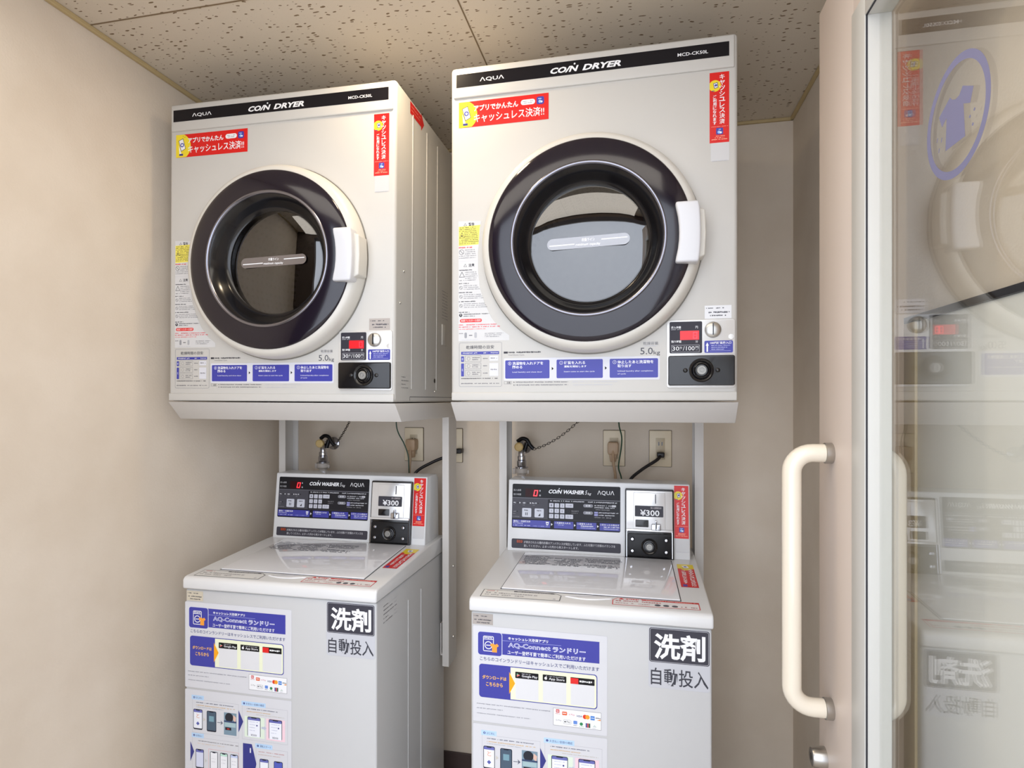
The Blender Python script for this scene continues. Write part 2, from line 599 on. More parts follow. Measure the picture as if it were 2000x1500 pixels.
SY0, SY1 = 1.009, 1.186                      # lock stile
GT = CH + .604                               # top of the glazed opening
GB = .32
b = bmesh.new(); mbox(b, GX0, SY0, .012, GX1, SY1, DT, 2); dpart('lock_stile', b, M_stile)
b = bmesh.new(); mbox(b, GX0, .345, .012, GX1, .44, DT, 2); dpart('hinge_stile', b, M_stile)
b = bmesh.new(); mbox(b, GX0, .44, GT, GX1, SY0, DT); dpart('top_rail', b, M_stile)
b = bmesh.new(); mbox(b, GX0, .44, .012, GX1, SY0, GB); dpart('bottom_rail', b, M_stile)
FW_ = .0545
b = bmesh.new()
mbox(b, GX0 - .003, SY0 - FW_, GB, GX1, SY0, GT, 1.2)
mbox(b, GX0 - .003, .44, GT - .034, GX1, SY0 - FW_, GT, 1.2)
mbox(b, GX0 - .003, .44, GB, GX1, .48, GT - .034, 1.2)
mbox(b, GX0 - .003, .48, GB, GX1, SY0 - FW_, GB + .045, 1.2)
dpart('glazing_frame', b, M_bead)
b = bmesh.new()
mbox(b, GX0 - .0015, SY0 - FW_ - .0008, GB + .045, GX0 + .001, SY0 - FW_ + .0006, GT - .034)
mbox(b, GX0 - .0015, .48, GT - .0348, GX0 + .001, SY0 - FW_, GT - .0334)
dpart('glazing_seal', b, M_seam)
b = bmesh.new(); mbox(b, .3490, .475, GB + .04, .3520, SY0 - FW_ + .004, GT - .030)
pane = dpart('glass_pane', b, M_doorglass, smooth=False)

# laundry pictogram stuck to the glass: a ring with a T-shirt and drops
SF = Frame((.349 - door.location.x, -door.location.y, CH), (0, -1, 0), (0, 0, 1), (-1, 0, 0))
d = Decal('laundry_pictogram', pane, SF, .2)
PC = (-743.5, 317)
k = 72
outer = [(PC[0] + 66.5 * math.cos(2 * math.pi * i / k), PC[1] + 66.5 * math.sin(2 * math.pi * i / k)) for i in range(k)]
d.outline(outer, 9.0, M_icon, 0)
shirt = [(.7559, .3452), (.7512, .3402), (.744, .3372), (.7363, .338), (.7294, .3448), (.7081, .3335), (.7145, .3187), (.7277, .3243), (.7244, .2874), (.766, .2881), (.7634, .3253), (.7737, .3192), (.7807, .3335)]
d.poly([(-y * 1000, z * 1000) for y, z in shirt], M_icon, 0)
for y, z in ((.7065, .308), (.7152, .3043), (.7097, .2936)):
    d.circ(-y * 1000, z * 1000, 1.7, M_icon, 0)
for y, z in ((.7847, .3086), (.7748, .3048), (.7807, .2948)):
    d.line(-y * 1000 - .8, z * 1000 - 2.4, -y * 1000 + .8, z * 1000 + 2.4, 1.8, M_icon, 0)
d.build()


def pull(side):
    s = -1 if side == 'in' else 1
    x0 = GX0 if side == 'in' else GX1
    y, zt, zb, out, r = 1.112, CH - .0929, CH - .539, .0655, .016
    pts = [(x0 + s * .012, y, zt)]
    rr = .034
    n = 8
    pts.append((x0 + s * (out - rr), y, zt))
    for i in range(1, n + 1):
        a = R(90 * i / n)
        pts.append((x0 + s * (out - rr + rr * math.sin(a)), y, zt - rr + rr * math.cos(a)))
    for i in range(0, n + 1):
        a = R(90 * i / n)
        pts.append((x0 + s * (out - rr + rr * math.cos(a)), y, zb + rr - rr * math.sin(a)))
    pts.append((x0 + s * .012, y, zb))
    bm = bmesh.new()
    tube(bm, pts, r, 24)
    h = dpart('pull_handle', bm, M_ivory)
    for z in (zt, zb):
        bm = bmesh.new()
        F = Frame((x0, y, z), (0, 1, 0), (0, 0, 1), (s, 0, 0))
        lathe(bm, F, 0, 0, [(0, 0), (17.5, 0), (18.2, 1), (18.2, 12), (17.2, 13), (0, 13)], 32)
        dpart('collar', bm, M_steel, h)


pull('in'); pull('out')
b = bmesh.new()
F = Frame((GX0, 1.150, CH - .647), (0, 1, 0), (0, 0, 1), (-1, 0, 0))
lathe(b, F, 0, 0, [(0, 0), (19, 0), (19, 3), (17, 20), (15.5, 23), (13, 24), (0, 23)], 40)
lk = dpart('lock_cylinder', b, M_steel)
b = bmesh.new(); box(b, F, -1.2, -6, 22, 1.2, 6, 24.2)
dpart('keyhole', b, M_blk, lk)

# board on the right wall, seen through the glass
bd = thing('wall_board', 'pale board with tan edge on the wall behind the open glass door', 'board', (XR, .35, .10))
b = bmesh.new(); mbox(b, -.012, 0, 0, 0, .764, 1.334, 1); obj('board_panel', b, M_board, bd)
b = bmesh.new(); mbox(b, -.016, .764, 0, 0, .806, 1.334, 1); obj('side_edging', b, M_tan, bd)
b = bmesh.new(); mbox(b, -.016, 0, 1.334, 0, .806, 1.345, 1); obj('top_shadow_strip', b, M_blkm, bd)  # dark strip put in for the shadow gap above the board


# ------------------------------------------------------------------ coin dryers
def payment_strip(name, parent, F, u0, v0, u1, v1, qr=True, lift=.35):
    """red vertical notice; the square code printed below it is left blank"""
    d = Decal(name, parent, F, lift)
    w, h = u1 - u0, v1 - v0
    X = lambda a: u0 + a * w
    Y = lambda a: v1 - a * h
    if qr:
        d.rect(u0 + .06 * w, v0 - .26 * h, u1, v0, (204, 203, 203), 0)
        d.fine(X(.12), Y(1.25), X(.9), Y(1.262), LGREY)
    d.rect(u0, v0, u1, v1, RED, 0)
    cr = .31 * w
    d.poly([(max(X(.27) + cr * math.cos(a), u0), Y(.19) + cr * math.sin(a)) for a in [2 * math.pi * i / 26 for i in range(26)]], YEL, 1)
    d.poly([(X(.18), Y(.155)), (X(.40), Y(.14)), (X(.44), Y(.215)), (X(.24), Y(.23))], WHITE, 2)
    d.outline([(X(.18), Y(.155)), (X(.40), Y(.14)), (X(.44), Y(.215)), (X(.24), Y(.23))], .03 * w, NAVY, 3)
    d.circ(X(.32), Y(.183), .065 * w, BLUE, 3, 14)
    d.rect(X(.10), Y(.256), X(.26), Y(.266), NAVY, 3)
    d.vtext('キャッシュレス決済', X(.64), Y(.74), Y(.03), .32 * w, WHITE, .012, 4)
    d.vtext('ご利用になれます', X(.26), Y(.745), Y(.32), .215 * w, WHITE, .02, 4)
    d.fine(X(.08), Y(.768), X(.94), Y(.775), (255, 190, 170))
    d.rect(X(.33), Y(.885), X(.69), Y(.79), BLUE, 1, .06 * w)
    d.fine(X(.42), Y(.82), X(.60), Y(.805), (200, 214, 250), 2)
    d.circ(X(.48), Y(.85), .08 * w, (150, 190, 240), 2, 14)
    d.poly([(X(.52), Y(.84)), (X(.64), Y(.85)), (X(.6), Y(.872)), (X(.52), Y(.87))], WHITE, 3)
    d.fine(X(.26), Y(.912), X(.78), Y(.90), (255, 190, 160))
    d.fine(X(.26), Y(.935), X(.74), Y(.923), (255, 190, 160))
    d.fine(X(.1), Y(.96), X(.9), Y(.947), (255, 190, 160))
    return d.build()


def dryer(label, loc, rot, tagcol, dim):
    t = thing('coin_dryer', label, 'dryer', loc, rot, 'coin dryers on raised stands')
    W, H, D = 634, 778.5, 575
    DU, DV = 321, 347                                  # door centre
    F = Frame((0, 0, 0), (1, 0, 0), (0, 0, 1), (0, -1, 0))
    # cabinet with a round opening in its front
    tb = bmesh.new()
    bb = bmesh.new()
    box(tb, F, 0, 0, -D, W, H, 0, 9, 4)
    me = bpy.data.meshes.new('t'); tb.to_mesh(me); tb.free()
    bb.from_mesh(me); bpy.data.meshes.remove(me)
    bb.faces.ensure_lookup_table()
    ff = max((f for f in bb.faces if f.normal.y < -.99), key=lambda f: f.calc_area())
    edges = list(ff.edges)
    bmesh.ops.delete(bb, geom=[ff], context='FACES_ONLY')
    cv = [bb.verts.new(F.P(DU + 156 * math.cos(2 * math.pi * i / 64), DV + 156 * math.sin(2 * math.pi * i / 64), 0)) for i in range(64)]
    ce = [bb.edges.new((cv[i], cv[(i + 1) % 64])) for i in range(64)]
    bmesh.ops.triangle_fill(bb, edges=edges + ce, use_beauty=True, use_dissolve=False)
    bb.normal_update()
    for f in bb.faces:
        c = f.calc_center_median()
        if abs(c.y) < 1e-5 and f.normal.y > 0:
            f.normal_flip()
    obj('cabinet', bb, M_dry, t)
    b = bmesh.new(); prism(b, F, [(7, 704), (W - 7, 704), (W - 7, H - 6), (7, H - 6)], -2, 4, 3.2, 3); obj('header_panel', b, M_dry, t)
    b = bmesh.new(); box(b, F, 2, 1, -3, W - 2, 20, 2.5, 2.2, 3); obj('bottom_lip', b, M_dry, t)
    # black band with lettering
    d = Decal('header_band', t, F, 4.3)
    d.rect(14.5, 728, 616, 758.5, M_band, 0)
    d.text('ΛQUΛ', 71, 736, 128.5, 746.3, WHITE, .012, 0, 1)
    d.text('CO/N', 235.5, 734, 299, 747.5, WHITE, .04, .28, 1)
    d.circ(290, 751.2, 2.1, WHITE, 1, 14)
    d.text('DRYER', 307, 734, 391.5, 747.3, WHITE, .04, .28, 1)
    d.text('MCD-CK50L', 511, 738.5, 573.5, 745.6, WHITE, .012, 0, 1)
    d.build()
    # red and yellow sticker
    d = Decal('payment_sticker', t, F)
    d.rect(19.5, 636, 231, 695.5, RED, 0)
    arc = [(19.5, 695.5)] + [(30 + 34 * math.cos(R(a)), 664 + 34 * math.sin(R(a))) for a in range(67, -56, -6)] + [(19.5, 636)]
    arc = [(u, min(max(v, 636), 695.5)) for u, v in arc]
    d.poly(arc, YEL, 1)
    d.poly([(27, 680), (41, 685.5), (49, 658), (35, 651)], WHITE, 2)
    d.outline([(27, 680), (41, 685.5), (49, 658), (35, 651)], 1.3, INK, 3)
    d.ring(38, 668, 5.6, 2.6, BLUE, 3)
    d.poly([(28, 668), (33, 655), (36, 645), (30, 645)], WHITE, 2)
    d.rect(29.5, 640.5, 41, 645.5, NAVY, 3)
    for a, q in (((40, 689), (42, 692)), ((45, 687), (48, 689))):
        d.line(a[0], a[1], q[0], q[1], .7, INK, 3)
    d.text('アプリでかんたん', 56, 671.5, 161, 685.5, WHITE, .03, 0, 4)
    d.text('キャッシュレス決済!!', 56, 645, 221, 666, WHITE, .012, 0, 4)
    d.rect(167, 673.5, 200, 685.5, WHITE, 2, 6)
    d.fine(172, 680, 195, 682.5, GREY); d.fine(174, 676.5, 193, 678.5, GREY)
    d.rect(203.5, 671.5, 220.5, 689, BLUE, 2, 4)
    d.fine(207, 683, 216, 685.5, (190, 206, 246)); d.circ(211, 678, 3.4, (150, 190, 240), 3, 14); d.circ(215, 677, 2.2, WHITE, 4, 10)
    d.build()
    payment_strip('payment_strip_sticker', t, F, 577, 548, 616.5, 697.5)
    # caution text column beside the door
    d = Decal('caution_label', t, F)
    d.poly([(18.5, 419), (72.8, 416.5), (66, 345), (66, 300), (70, 262), (82, 224), (98, 192), (118, 166), (140, 150), (140, 139), (18.5, 139)], (209, 208, 207), 0)
    for i, (ty, yy) in enumerate((('警告', 410), ('注意', 315))):
        d.outline([(31, yy - 3), (39, yy - 3), (35, yy + 4)], .6, INK, 2)
        d.text(ty, 43, yy - 3.5, 57, yy + 4, INK, .02)
    d.poly([(19.2, 361), (67, 362.5), (70, 402), (71.5, 407.5), (19.2, 406)], (238, 224, 96), 1)
    for i in range(10):
        d.fine(33 if 2 < i < 7 else 20.5, 402 - i * 4.1, 60 + (i * 37 % 9), 404 - i * 4.1, INK, 3, i)
    d.outline([(20.5, 379), (34, 379), (27, 393)], 1, INK, 3); d.circ(27, 384, 2, INK, 3, 10)
    d.fine(19.5, 355.5, 54, 358.5, (214, 60, 60))
    for i in range(5):
        d.fine(34 if i < 3 else 20, 350 - i * 4.6, 58 + (i * 29 % 7), 352 - i * 4.6, GREY, 3, i)
    d.ring(26, 346.5, 6, .8, INK, 2); d.line(22, 350.5, 30, 342.5, .9, INK, 2)
    d.line(19, 325, 64, 325, .5, LGREY, 1)
    d.fine(20, 303, 52, 305.5, INK)
    d.outline([(20, 288), (34, 288), (27, 301)], .9, INK, 3)
    for i in range(5):
        d.fine(35 if i < 4 else 21, 298 - i * 4.6, 62 + i % 3, 300 - i * 4.6, GREY, 3, i)
    y = 272
    for blk in range(3):
        d.fine(19.5, y, 44 + blk * 9, y + 2.4, INK, 3, blk)
        for i in range(3):
            d.fine(31, y - 5 - i * 4.2, 64 + blk * 9 + i * 3, y - 3.2 - i * 4.2, GREY, 3, i)
        d.ring(24.5, y - 8.5, 3.9, .6, INK, 2); d.line(22, y - 6, 27, y - 11, .6, INK, 2)
        y -= 21
    d.fine(19.5, 205, 45, 207.5, INK)
    d.circ(24, 199.5, 3.9, INK, 2, 18); d.rect(23.4, 198.6, 24.6, 202, WHITE, 3)
    d.fine(31, 200.5, 92, 202.6, INK); d.fine(31, 196, 58, 198, INK)
    d.rect(22, 182.5, 75, 190.5, (220, 46, 46), 1, 3.8); d.text('乾燥フィルターの清掃', 25, 184, 72, 189, (250, 215, 210), .01)
    d.fine(19.5, 175.5, 110, 178, (220, 70, 80)); d.fine(19.5, 170.5, 118, 173, (220, 70, 80)); d.fine(19.5, 165.5, 84, 168, (230, 130, 130))
    d.fine(20, 156, 30, 158, GREY); d.rect(33, 146, 39, 159, (150, 150, 154), 2, 2.5); d.rect(44, 151.5, 52, 153, INK, 2)
    d.rect(57, 146, 63, 159, (176, 176, 180), 2, 2.5)
    for i in range(3):
        d.fine(82, 155 - i * 3.8, 126 - i * 5, 156.8 - i * 3.8, GREY, 3, i)
    d.fine(26, 141, 66, 142.6, LGREY)
    d.build()
    # drying time chart
    d = Decal('drying_time_chart', t, F)
    d.frame(20, 33, 122.5, 135.5, .7, (150, 150, 156), 1, 4)
    d.text('乾燥時間の目安', 37, 120.5, 104, 128.5, CHAR, .0)
    d.rect(25, 107.5, 116, 114.3, BLUE, 1); d.fine(29, 109.4, 64, 112.4, LGREY); d.fine(79, 109.4, 89, 112.4, LGREY); d.fine(96, 109.4, 114, 112.4, LGREY)
    for v0, v1 in ((91, 103.5), (57, 87)):
        d.rect(24.8, v0, 31.8, v1, BLUE, 1, 1)
    d.text('綿', 26.5, 94, 30, 100, (210, 212, 240)); d.text('毛', 26.5, 69, 30, 75, (210, 212, 240))
    for v0 in (91, 74, 57):
        d.frame(34.5, v0, 73, v0 + 14, .5, GREY, 1)
        d.ring(43, v0 + 7, 4, .5, GREY, 2, 12); d.fine(52, v0 + 8, 70, v0 + 10.5, GREY); d.fine(52, v0 + 3.5, 66, v0 + 6, GREY)
        d.fine(78, v0 + 6, 89, v0 + 8.4, GREY)
    d.rect(93, 92.5, 114, 104, (214, 214, 220), 1, 1); d.rect(93, 57.5, 114, 87, (214, 214, 220), 1, 1)
    d.fine(96, 97, 111, 100, GREY); d.fine(96, 71, 111, 74, GREY)
    d.fine(25, 51, 113, 53, INK); d.fine(25, 39, 116, 41.6, GREY)
    d.build()
    # three step instructions
    d = Decal('instruction_label', t, F)
    d.rect(127, 46.5, 474, 97.5, (212, 212, 219), 0, 3)
    d.rect(127, 108.5, 136.5, 113, INK, 1); d.fine(138.5, 109, 213, 112.6, INK); d.text('Cool Down Cycle', 138, 102.5, 175, 106.6, GREY)
    for u0, u1 in ((130.5, 233), (249, 352), (367, 470.5)):
        d.rect(u0, 51, u1, 92.8, BLUE, 1, 2.5)
    for i, (u0, n1, w1, n2, w2, e, we) in enumerate(((130.5, '洗濯物を入れドアを', 71, '閉める', 23, 'Load laundry and close door', 69),
                                                   (249, '硬貨を入れる', 47, '運転を開始します', 50, 'Insert coins to start the cycle', 68),
                                                   (367, '停止したあと洗濯物を', 77, '取り出す', 30, 'Unload laundry after completion', 76))):
        d.ring(u0 + 10.5, 85.5, 4, .6, WHITE, 2, 20); d.text(str(i + 1), u0 + 9.7, 83.6, u0 + 11.3, 87.4, WHITE)
        d.text(n1, u0 + 17, 81.8, u0 + 17 + w1, 89.2, WHITE, .015)
        if i == 1:
            d.text(n2, u0 + 17, 74.8, u0 + 17 + w2, 79.6, WHITE, .015)
        else:
            d.text(n2, u0 + 17, 73.6, u0 + 17 + w2, 80.4, WHITE, .015)
        d.text(e, u0 + 17, 63.5, u0 + 17 + we, 67.2, WHITE)
        if i == 2:
            d.text('of cycle', u0 + 17, 57.5, u0 + 35, 61, WHITE)
        if i < 2:
            d.poly([(u0 + 107.5, 69), (u0 + 107.5, 76.6), (u0 + 112, 72.8)], BLACK, 1)
    d.frame(128, 38.5, 145, 44.8, .5, GREY, 1); d.text('注意', 134, 39.6, 142.5, 43.8, INK)
    for v0, u1 in ((41.5, 384), (35, 374)):
        d.circ(151, v0 + 1.2, 1.1, INK, 2, 10); d.fine(155, v0, 275, v0 + 2.6, GREY); d.fine(284, v0, u1, v0 + 2.2, LGREY)
    d.build()
    d = Decal('capacity_mark', t, F)
    d.text('乾燥容量', 439, 122, 471, 128.8, GREY, .0); d.fine(440, 119, 470, 120.6, LGREY)
    d.text('5.0', 433, 101.5, 459.5, 116, (84, 84, 92), .0); d.text('kg', 461, 98.4, 474.6, 109.5, (84, 84, 92), .0)
    d.build()
    d = Decal('serial_tag', t, F)
    d.rect(567, 175, 621, 203, tagcol, 0)
    d.fine(570, 196, 584, 198.6, CHAR); d.fine(590, 196, 606, 198.6, CHAR); d.fine(571, 186.5, 617, 190.2, CHAR); d.fine(578, 180, 610, 183.2, CHAR)
    d.build()
    # coin panel with its display, knob, arrow label and lock plate
    b = bmesh.new(); prism(b, F, rrpts(488.5, 28, 628, 174, 6), -1, 3.2, 1.2, 2)
    cp = obj('coin_panel', b, M_plate, t)
    d = Decal('time_display', cp, F, 3.6)
    d.rect(494.3, 102.2, 561.5, 169.8, (52, 50, 58), 0, 3)
    d.text('投入金額', 498, 155, 518, 160.5, WHITE, .015); d.fine(498, 152.4, 518, 153.8, LGREY); d.text('円', 548, 154.5, 552.8, 160, WHITE)
    d.rect(516.2, 130.6, 555.3, 150.2, mat('red_display_window', (196, 16, 26), .3, emit=.55 * dim), 1, 1)
    d.frame(542.5, 132.8, 551.8, 147.4, 2, mat('red_display_digit', (255, 40, 52), .3, emit=1.6), 2)
    d.line(543, 140, 551, 140, 1.6, mat('red_display_digit', (255, 40, 52), .3), 2) if dim < 1 else None
    d.text('残り時間', 498, 124.6, 518.5, 130, WHITE, .015); d.text('分', 548, 124, 552.8, 129.5, WHITE)
    d.frame(498.6, 104.4, 556, 119.8, .6, LGREY, 1)
    d.text('30', 500.4, 108, 514.2, 117, WHITE, .0); d.text('分', 515, 111.5, 520.6, 116.8, WHITE); d.fine(515, 108.2, 520, 109.4, LGREY)
    d.text('/100', 522, 108, 546, 117, WHITE, .0); d.text('円', 547.8, 111.5, 553.8, 116.8, WHITE); d.fine(548, 108.2, 553, 109.4, LGREY)
    d.build('dark display showing red digits and 30 minutes per 100 yen')
    b = bmesh.new(); lathe(b, F, 583.3, 151, [(17.2, 3), (17, 6), (15.5, 9.5), (11, 12), (5, 13), (0, 13.2)], 40)
    kn = obj('coin_knob', b, M_steel, cp)
    b = bmesh.new(); box(b, F, 581.6, 139.5, 5, 584.2, 164, 13.8); obj('coin_slot', b, M_blk, cp)
    b = bmesh.new(); lathe(b, F, 620, 136, [(6, 3), (5.6, 4.2), (0, 4.8)], 24); obj('return_button', b, M_plate, cp)
    d = Decal('coin_arrow_label', cp, F, 3.5)
    d.rect(566, 102.2, 623.6, 128, BLUE, 0, 3)
    d.poly([(571.9, 124.5), (575, 117.5), (573.4, 117.5), (573.4, 104.5), (570.4, 104.5), (570.4, 117.5), (568.8, 117.5)], WHITE, 1)
    d.text('100円硬貨投入口', 578, 120.5, 620, 126, WHITE, .015)
    for i in range(3):
        d.fine(580, 116.6 - i * 4, 618 - i * 6, 118.4 - i * 4, (190, 194, 230), 2, i)
    d.line(577, 106.3, 619, 106.3, .5, (190, 194, 230), 2)
    d.build()
    b = bmesh.new(); prism(b, F, rrpts(491.5, 33, 626.5, 96.5, 4), 2.5, 12, 1.8, 3); obj('lock_plate', b, M_blk, cp)
    b = bmesh.new()
    lathe(b, F, 559, 65, [(25.5, 11), (25, 16), (22.5, 18), (20.5, 17), (17, 14), (16, 14.4), (15.3, 18), (13.6, 19), (12, 16), (0, 16)], 48)
    obj('lock_boss', b, M_blk, cp)
    b = bmesh.new(); lathe(b, F, 559, 65, [(10, 14), (10, 20.5), (9, 21.5), (5.4, 21.5), (5.2, 20), (3.4, 20), (3.2, 21.3), (0, 21.3)], 32); obj('key_cylinder', b, M_key, cp)
    for u in (526.5, 592):
        b = bmesh.new(); lathe(b, F, u, 65, [(5, 11.5), (4.6, 13.4), (2.4, 15), (0, 15.3)], 20); obj('screw', b, M_blk, cp)
    # door
    b = bmesh.new()
    lathe(b, F, DU, DV, [(241, 1.5), (241, 8), (238, 26), (233, 36), (226, 41), (219, 42), (217, 38), (214, 20), (160, 8), (160, 1)], 120)
    dr = obj('door', b, M_rim, t, ang=50)
    b = bmesh.new(); lathe(b, F, DU, DV, [(243.5, .2), (243.5, 2.2), (238, 2.6)], 120); obj('gasket', b, M_grey, dr)
    b = bmesh.new(); lathe(b, F, DU, DV, [(219.4, 36), (219, 43.5), (216.5, 46), (208, 48.6), (192, 51.6), (176, 53.4), (166.5, 54)], 120); obj('bezel', b, M_bez, dr, ang=60)
    b = bmesh.new(); lathe(b, F, DU, DV, [(167, 53), (166.4, 56.2), (164, 57.6), (161, 57), (158.5, 53), (157.5, 49)], 120); obj('chrome_ring', b, M_ring, dr, ang=70)
    b = bmesh.new(); lathe(b, F, DU, DV, [(158, 52), (152, 46), (146, 36), (139, 22), (134, 14), (129, 11.5), (127.6, 12.5), (127, 11)], 120); obj('inner_ring', b, M_blk, dr, ang=60)
    b = bmesh.new(); lathe(b, F, DU, DV, [(129, 12), (118, 14.1), (105, 16), (90, 17.8), (70, 19.6), (45, 21.2), (20, 21.9), (0, 22)], 96); obj('glass', b, M_dryglass, dr, ang=60)
    b = bmesh.new()
    L = [(503, 409), (505, 396), (508.5, 380), (510.5, 362), (511, 347), (510.5, 331), (508.5, 313), (505, 297), (503, 284)]
    Rr = [(549, 284), (551.5, 300), (553, 322), (553.6, 347), (553, 372), (551.5, 394), (549, 409)]
    prism(b, F, [(503, 409)] + L[1:] + Rr, 30, 66, 5, 4)
    obj('handle', b, M_hand, dr)
    b = bmesh.new(); prism(b, F, [(545, 292), (563, 300), (565, 347), (563, 394), (545, 401)], 6, 50, 3, 3); obj('handle_bracket', b, M_rim, dr)
    d = Decal('capacity_label', dr, F, 22.5)
    pc = mat('glossy_grey_film', (84, 78, 82), .08)
    pc.node_tree.nodes['Principled BSDF'].inputs['IOR'].default_value = 2.5
    tilt = .03
    V0 = 348
    d.poly([(u, v + (u - 321) * tilt) for u, v in rrpts(231, V0 - 12.5, 411, V0 + 12.5, 12.4, 8)], pc, 0)
    d.poly([(236, V0 - 4 + -85 * tilt), (292, V0 - 4 - 29 * tilt), (292, V0 - 1.8 - 29 * tilt), (236, V0 - 1.8 - 85 * tilt)], WHITE, 1)
    d.poly([(350, V0 + 2 + 29 * tilt), (406, V0 + 2 + 85 * tilt), (406, V0 + 4.2 + 85 * tilt), (350, V0 + 4.2 + 29 * tilt)], WHITE, 1)
    d.text('衣量ライン', 307, V0 + 1.5, 336, V0 + 8.5, WHITE, .02, 0, 1)
    d.text('maximum capacity', 294, V0 - 9, 348, V0 - 2.5, WHITE, .02, 0, 1)
    d.build()
    # drum behind the glass
    o = Frame((0, 0, 0), (1, 0, 0), (0, 0, 1), (0, -1, 0))
    b = bmesh.new()
    lathe(b, o, 0, 0, [(158, -3), (165, -14), (236, -30), (240, -40), (240, -430), (228, -440), (0, -440)], 72)
    for a in (95, 215, 335):
        ca, sa = math.cos(R(a)), math.sin(R(a))
        pts = [(238 * ca - 26 * sa, 238 * sa + 26 * ca), (200 * ca - 9 * sa, 200 * sa + 9 * ca), (200 * ca + 9 * sa, 200 * sa - 9 * ca), (238 * ca + 26 * sa, 238 * sa - 26 * ca)]
        prism(b, o, pts, -425, -45, 4, 2)
    dm = obj('drum', b, M_drum, t, ang=40)
    dm.location = (DU * .001, 0, DV * .001)
    # pressed ribs, screws and prints on the right-hand side
    S = Frame((W * .001, 0, 0), (0, 1, 0), (0, 0, 1), (1, 0, 0))
    b = bmesh.new()
    for y in (108, 212, 300):
        prism(b, S, [(y - 3, 34), (y + 3, 34), (y + 3, 742), (y - 3, 742)], -.5, 1.6, 1.4, 2)
    obj('side_rib', b, M_dry, t)
    b = bmesh.new(); box(b, S, 96, 13.2, -.2, D - 4, 14.6, .25); box(b, S, 96, 4, -.2, 97.4, 14, .25); obj('side_seam', b, M_seam, t)
    for y, v in ((52, 326), (30, 244), (286, 30)):
        b = bmesh.new(); lathe(b, S, y, v, [(3, 0), (2.6, 1.6), (0, 2)], 16); obj('side_screw', b, M_steel, t)
    b = bmesh.new(); lathe(b, S, 286, 61, [(7, .2), (6, .8), (0, .8)], 20); obj('side_plug', b, M_blk, t)
    b = bmesh.new(); box(b, S, 345, 170, 0, 380, 232, 3, 1); obj('side_cover', b, M_dry, t)
    d = Decal('side_print', t, S)
    for i in range(4):
        d.fine(40, 62 - i * 9, 66 + (i % 2) * 20, 64.5 - i * 9, GREY, 0, i); d.fine(100, 62 - i * 9, 128, 64 - i * 9, LGREY, 0, i)
    d.build()
    d = Decal('wiring_print', t, S)
    for i in range(10):
        d.fine(345 + (i % 3) * 3, 250 + i * 9, 400, 253 + i * 9, GREY, 0, i)
    d.build()
    d = Decal('arrow_sticker', t, S)
    d.poly([(88, 738), (166, 738), (166, 728), (188, 752), (166, 776), (166, 769), (88, 769)], RED, 0)
    d.fine(96, 757, 160, 760, (250, 150, 130)); d.fine(96, 748, 160, 751, (250, 150, 130))
    d.build()
    return t


dryer('white coin dryer at left with dark door window and grey serial tag', (-1.2048, 1.3094, CH - .002), (0, .006, .0046), (176, 168, 162), 1.0)
dryer('white coin dryer at right, in front of the glass door, with white serial tag', (-.4267, 1.3054, CH - .002), (0, 0, -.005), (226, 226, 228), 0.5)


# ------------------------------------------------------------------ stands that carry the dryers
def stand(label, x0, y0, legs, rot, wx0, wx1):
    t = thing('dryer_stand', label, 'stand', (0, 0, 0), (0, 0, 0), 'white steel dryer stands')
    # tray: slanted front apron under the dryer
    zt = CH - .0045
    Fx = Frame((x0, y0, zt), (0, 1, 0), (0, 0, 1), (1, 0, 0))
    b = bmesh.new()
    prism(b, Fx, [(-1, 0), (560, 0), (560, -44), (42, -46)], -1, 636, 1.5, 2)
    tr = obj('tray', b, M_stand, t)
    tr.data.transform(Matrix.Translation((x0, y0, zt)) @ Matrix.Rotation(rot, 4, 'Y') @ Matrix.Translation((-x0, -y0, -zt)))
    for (lx0, lx1, side) in legs:
        b = bmesh.new()
        # open channel: front flange, web and rear flange
        za, zb = .468, zt - .045
        web0, web1 = (lx1 - .003, lx1) if side > 0 else (lx0, lx0 + .003)
        mbox(b, lx0, 1.737, za, lx1, 1.740, zb)
        mbox(b, web0, 1.740, za, web1, 1.812, zb)
        mbox(b, lx0, 1.812, za, lx1, 1.815, zb)
        lg = obj('leg', b, M_stand, t)
        S = Frame((lx1, 1.775, 0), (0, 1, 0), (0, 0, 1), (1, 0, 0))
        for z in (.545, .77):
            b = bmesh.new(); lathe(b, S, 8, z * 1000, [(5, 0), (4.6, 2.2), (2, 3.2), (0, 3.4)], 18); obj('bolt', b, M_steel, lg)
        b = bmesh.new()
        if side > 0:
            mbox(b, wx1 + .0045, 1.742, .50, lx1 - .003, 1.80, .504); mbox(b, wx1 + .0015, 1.742, .50, wx1 + .0045, 1.80, .60)
        else:
            mbox(b, lx0 + .003, 1.742, .50, wx0 - .0045, 1.80, .504); mbox(b, wx0 - .0045, 1.742, .50, wx0 - .0015, 1.80, .60)
        obj('bracket', b, M_stand, lg)
    return t


stand('white steel stand with slanted tray carrying the left dryer', -1.2048, 1.3094, ((-1.167, -1.144, -1), (-.596, -.575, 1)), .006, -1.1327, -.6057)
stand('white steel stand with slanted tray carrying the right dryer', -.4267, 1.3054, ((-.413, -.390, -1), (.160, .184, 1)), 0, -.3732, .1538)


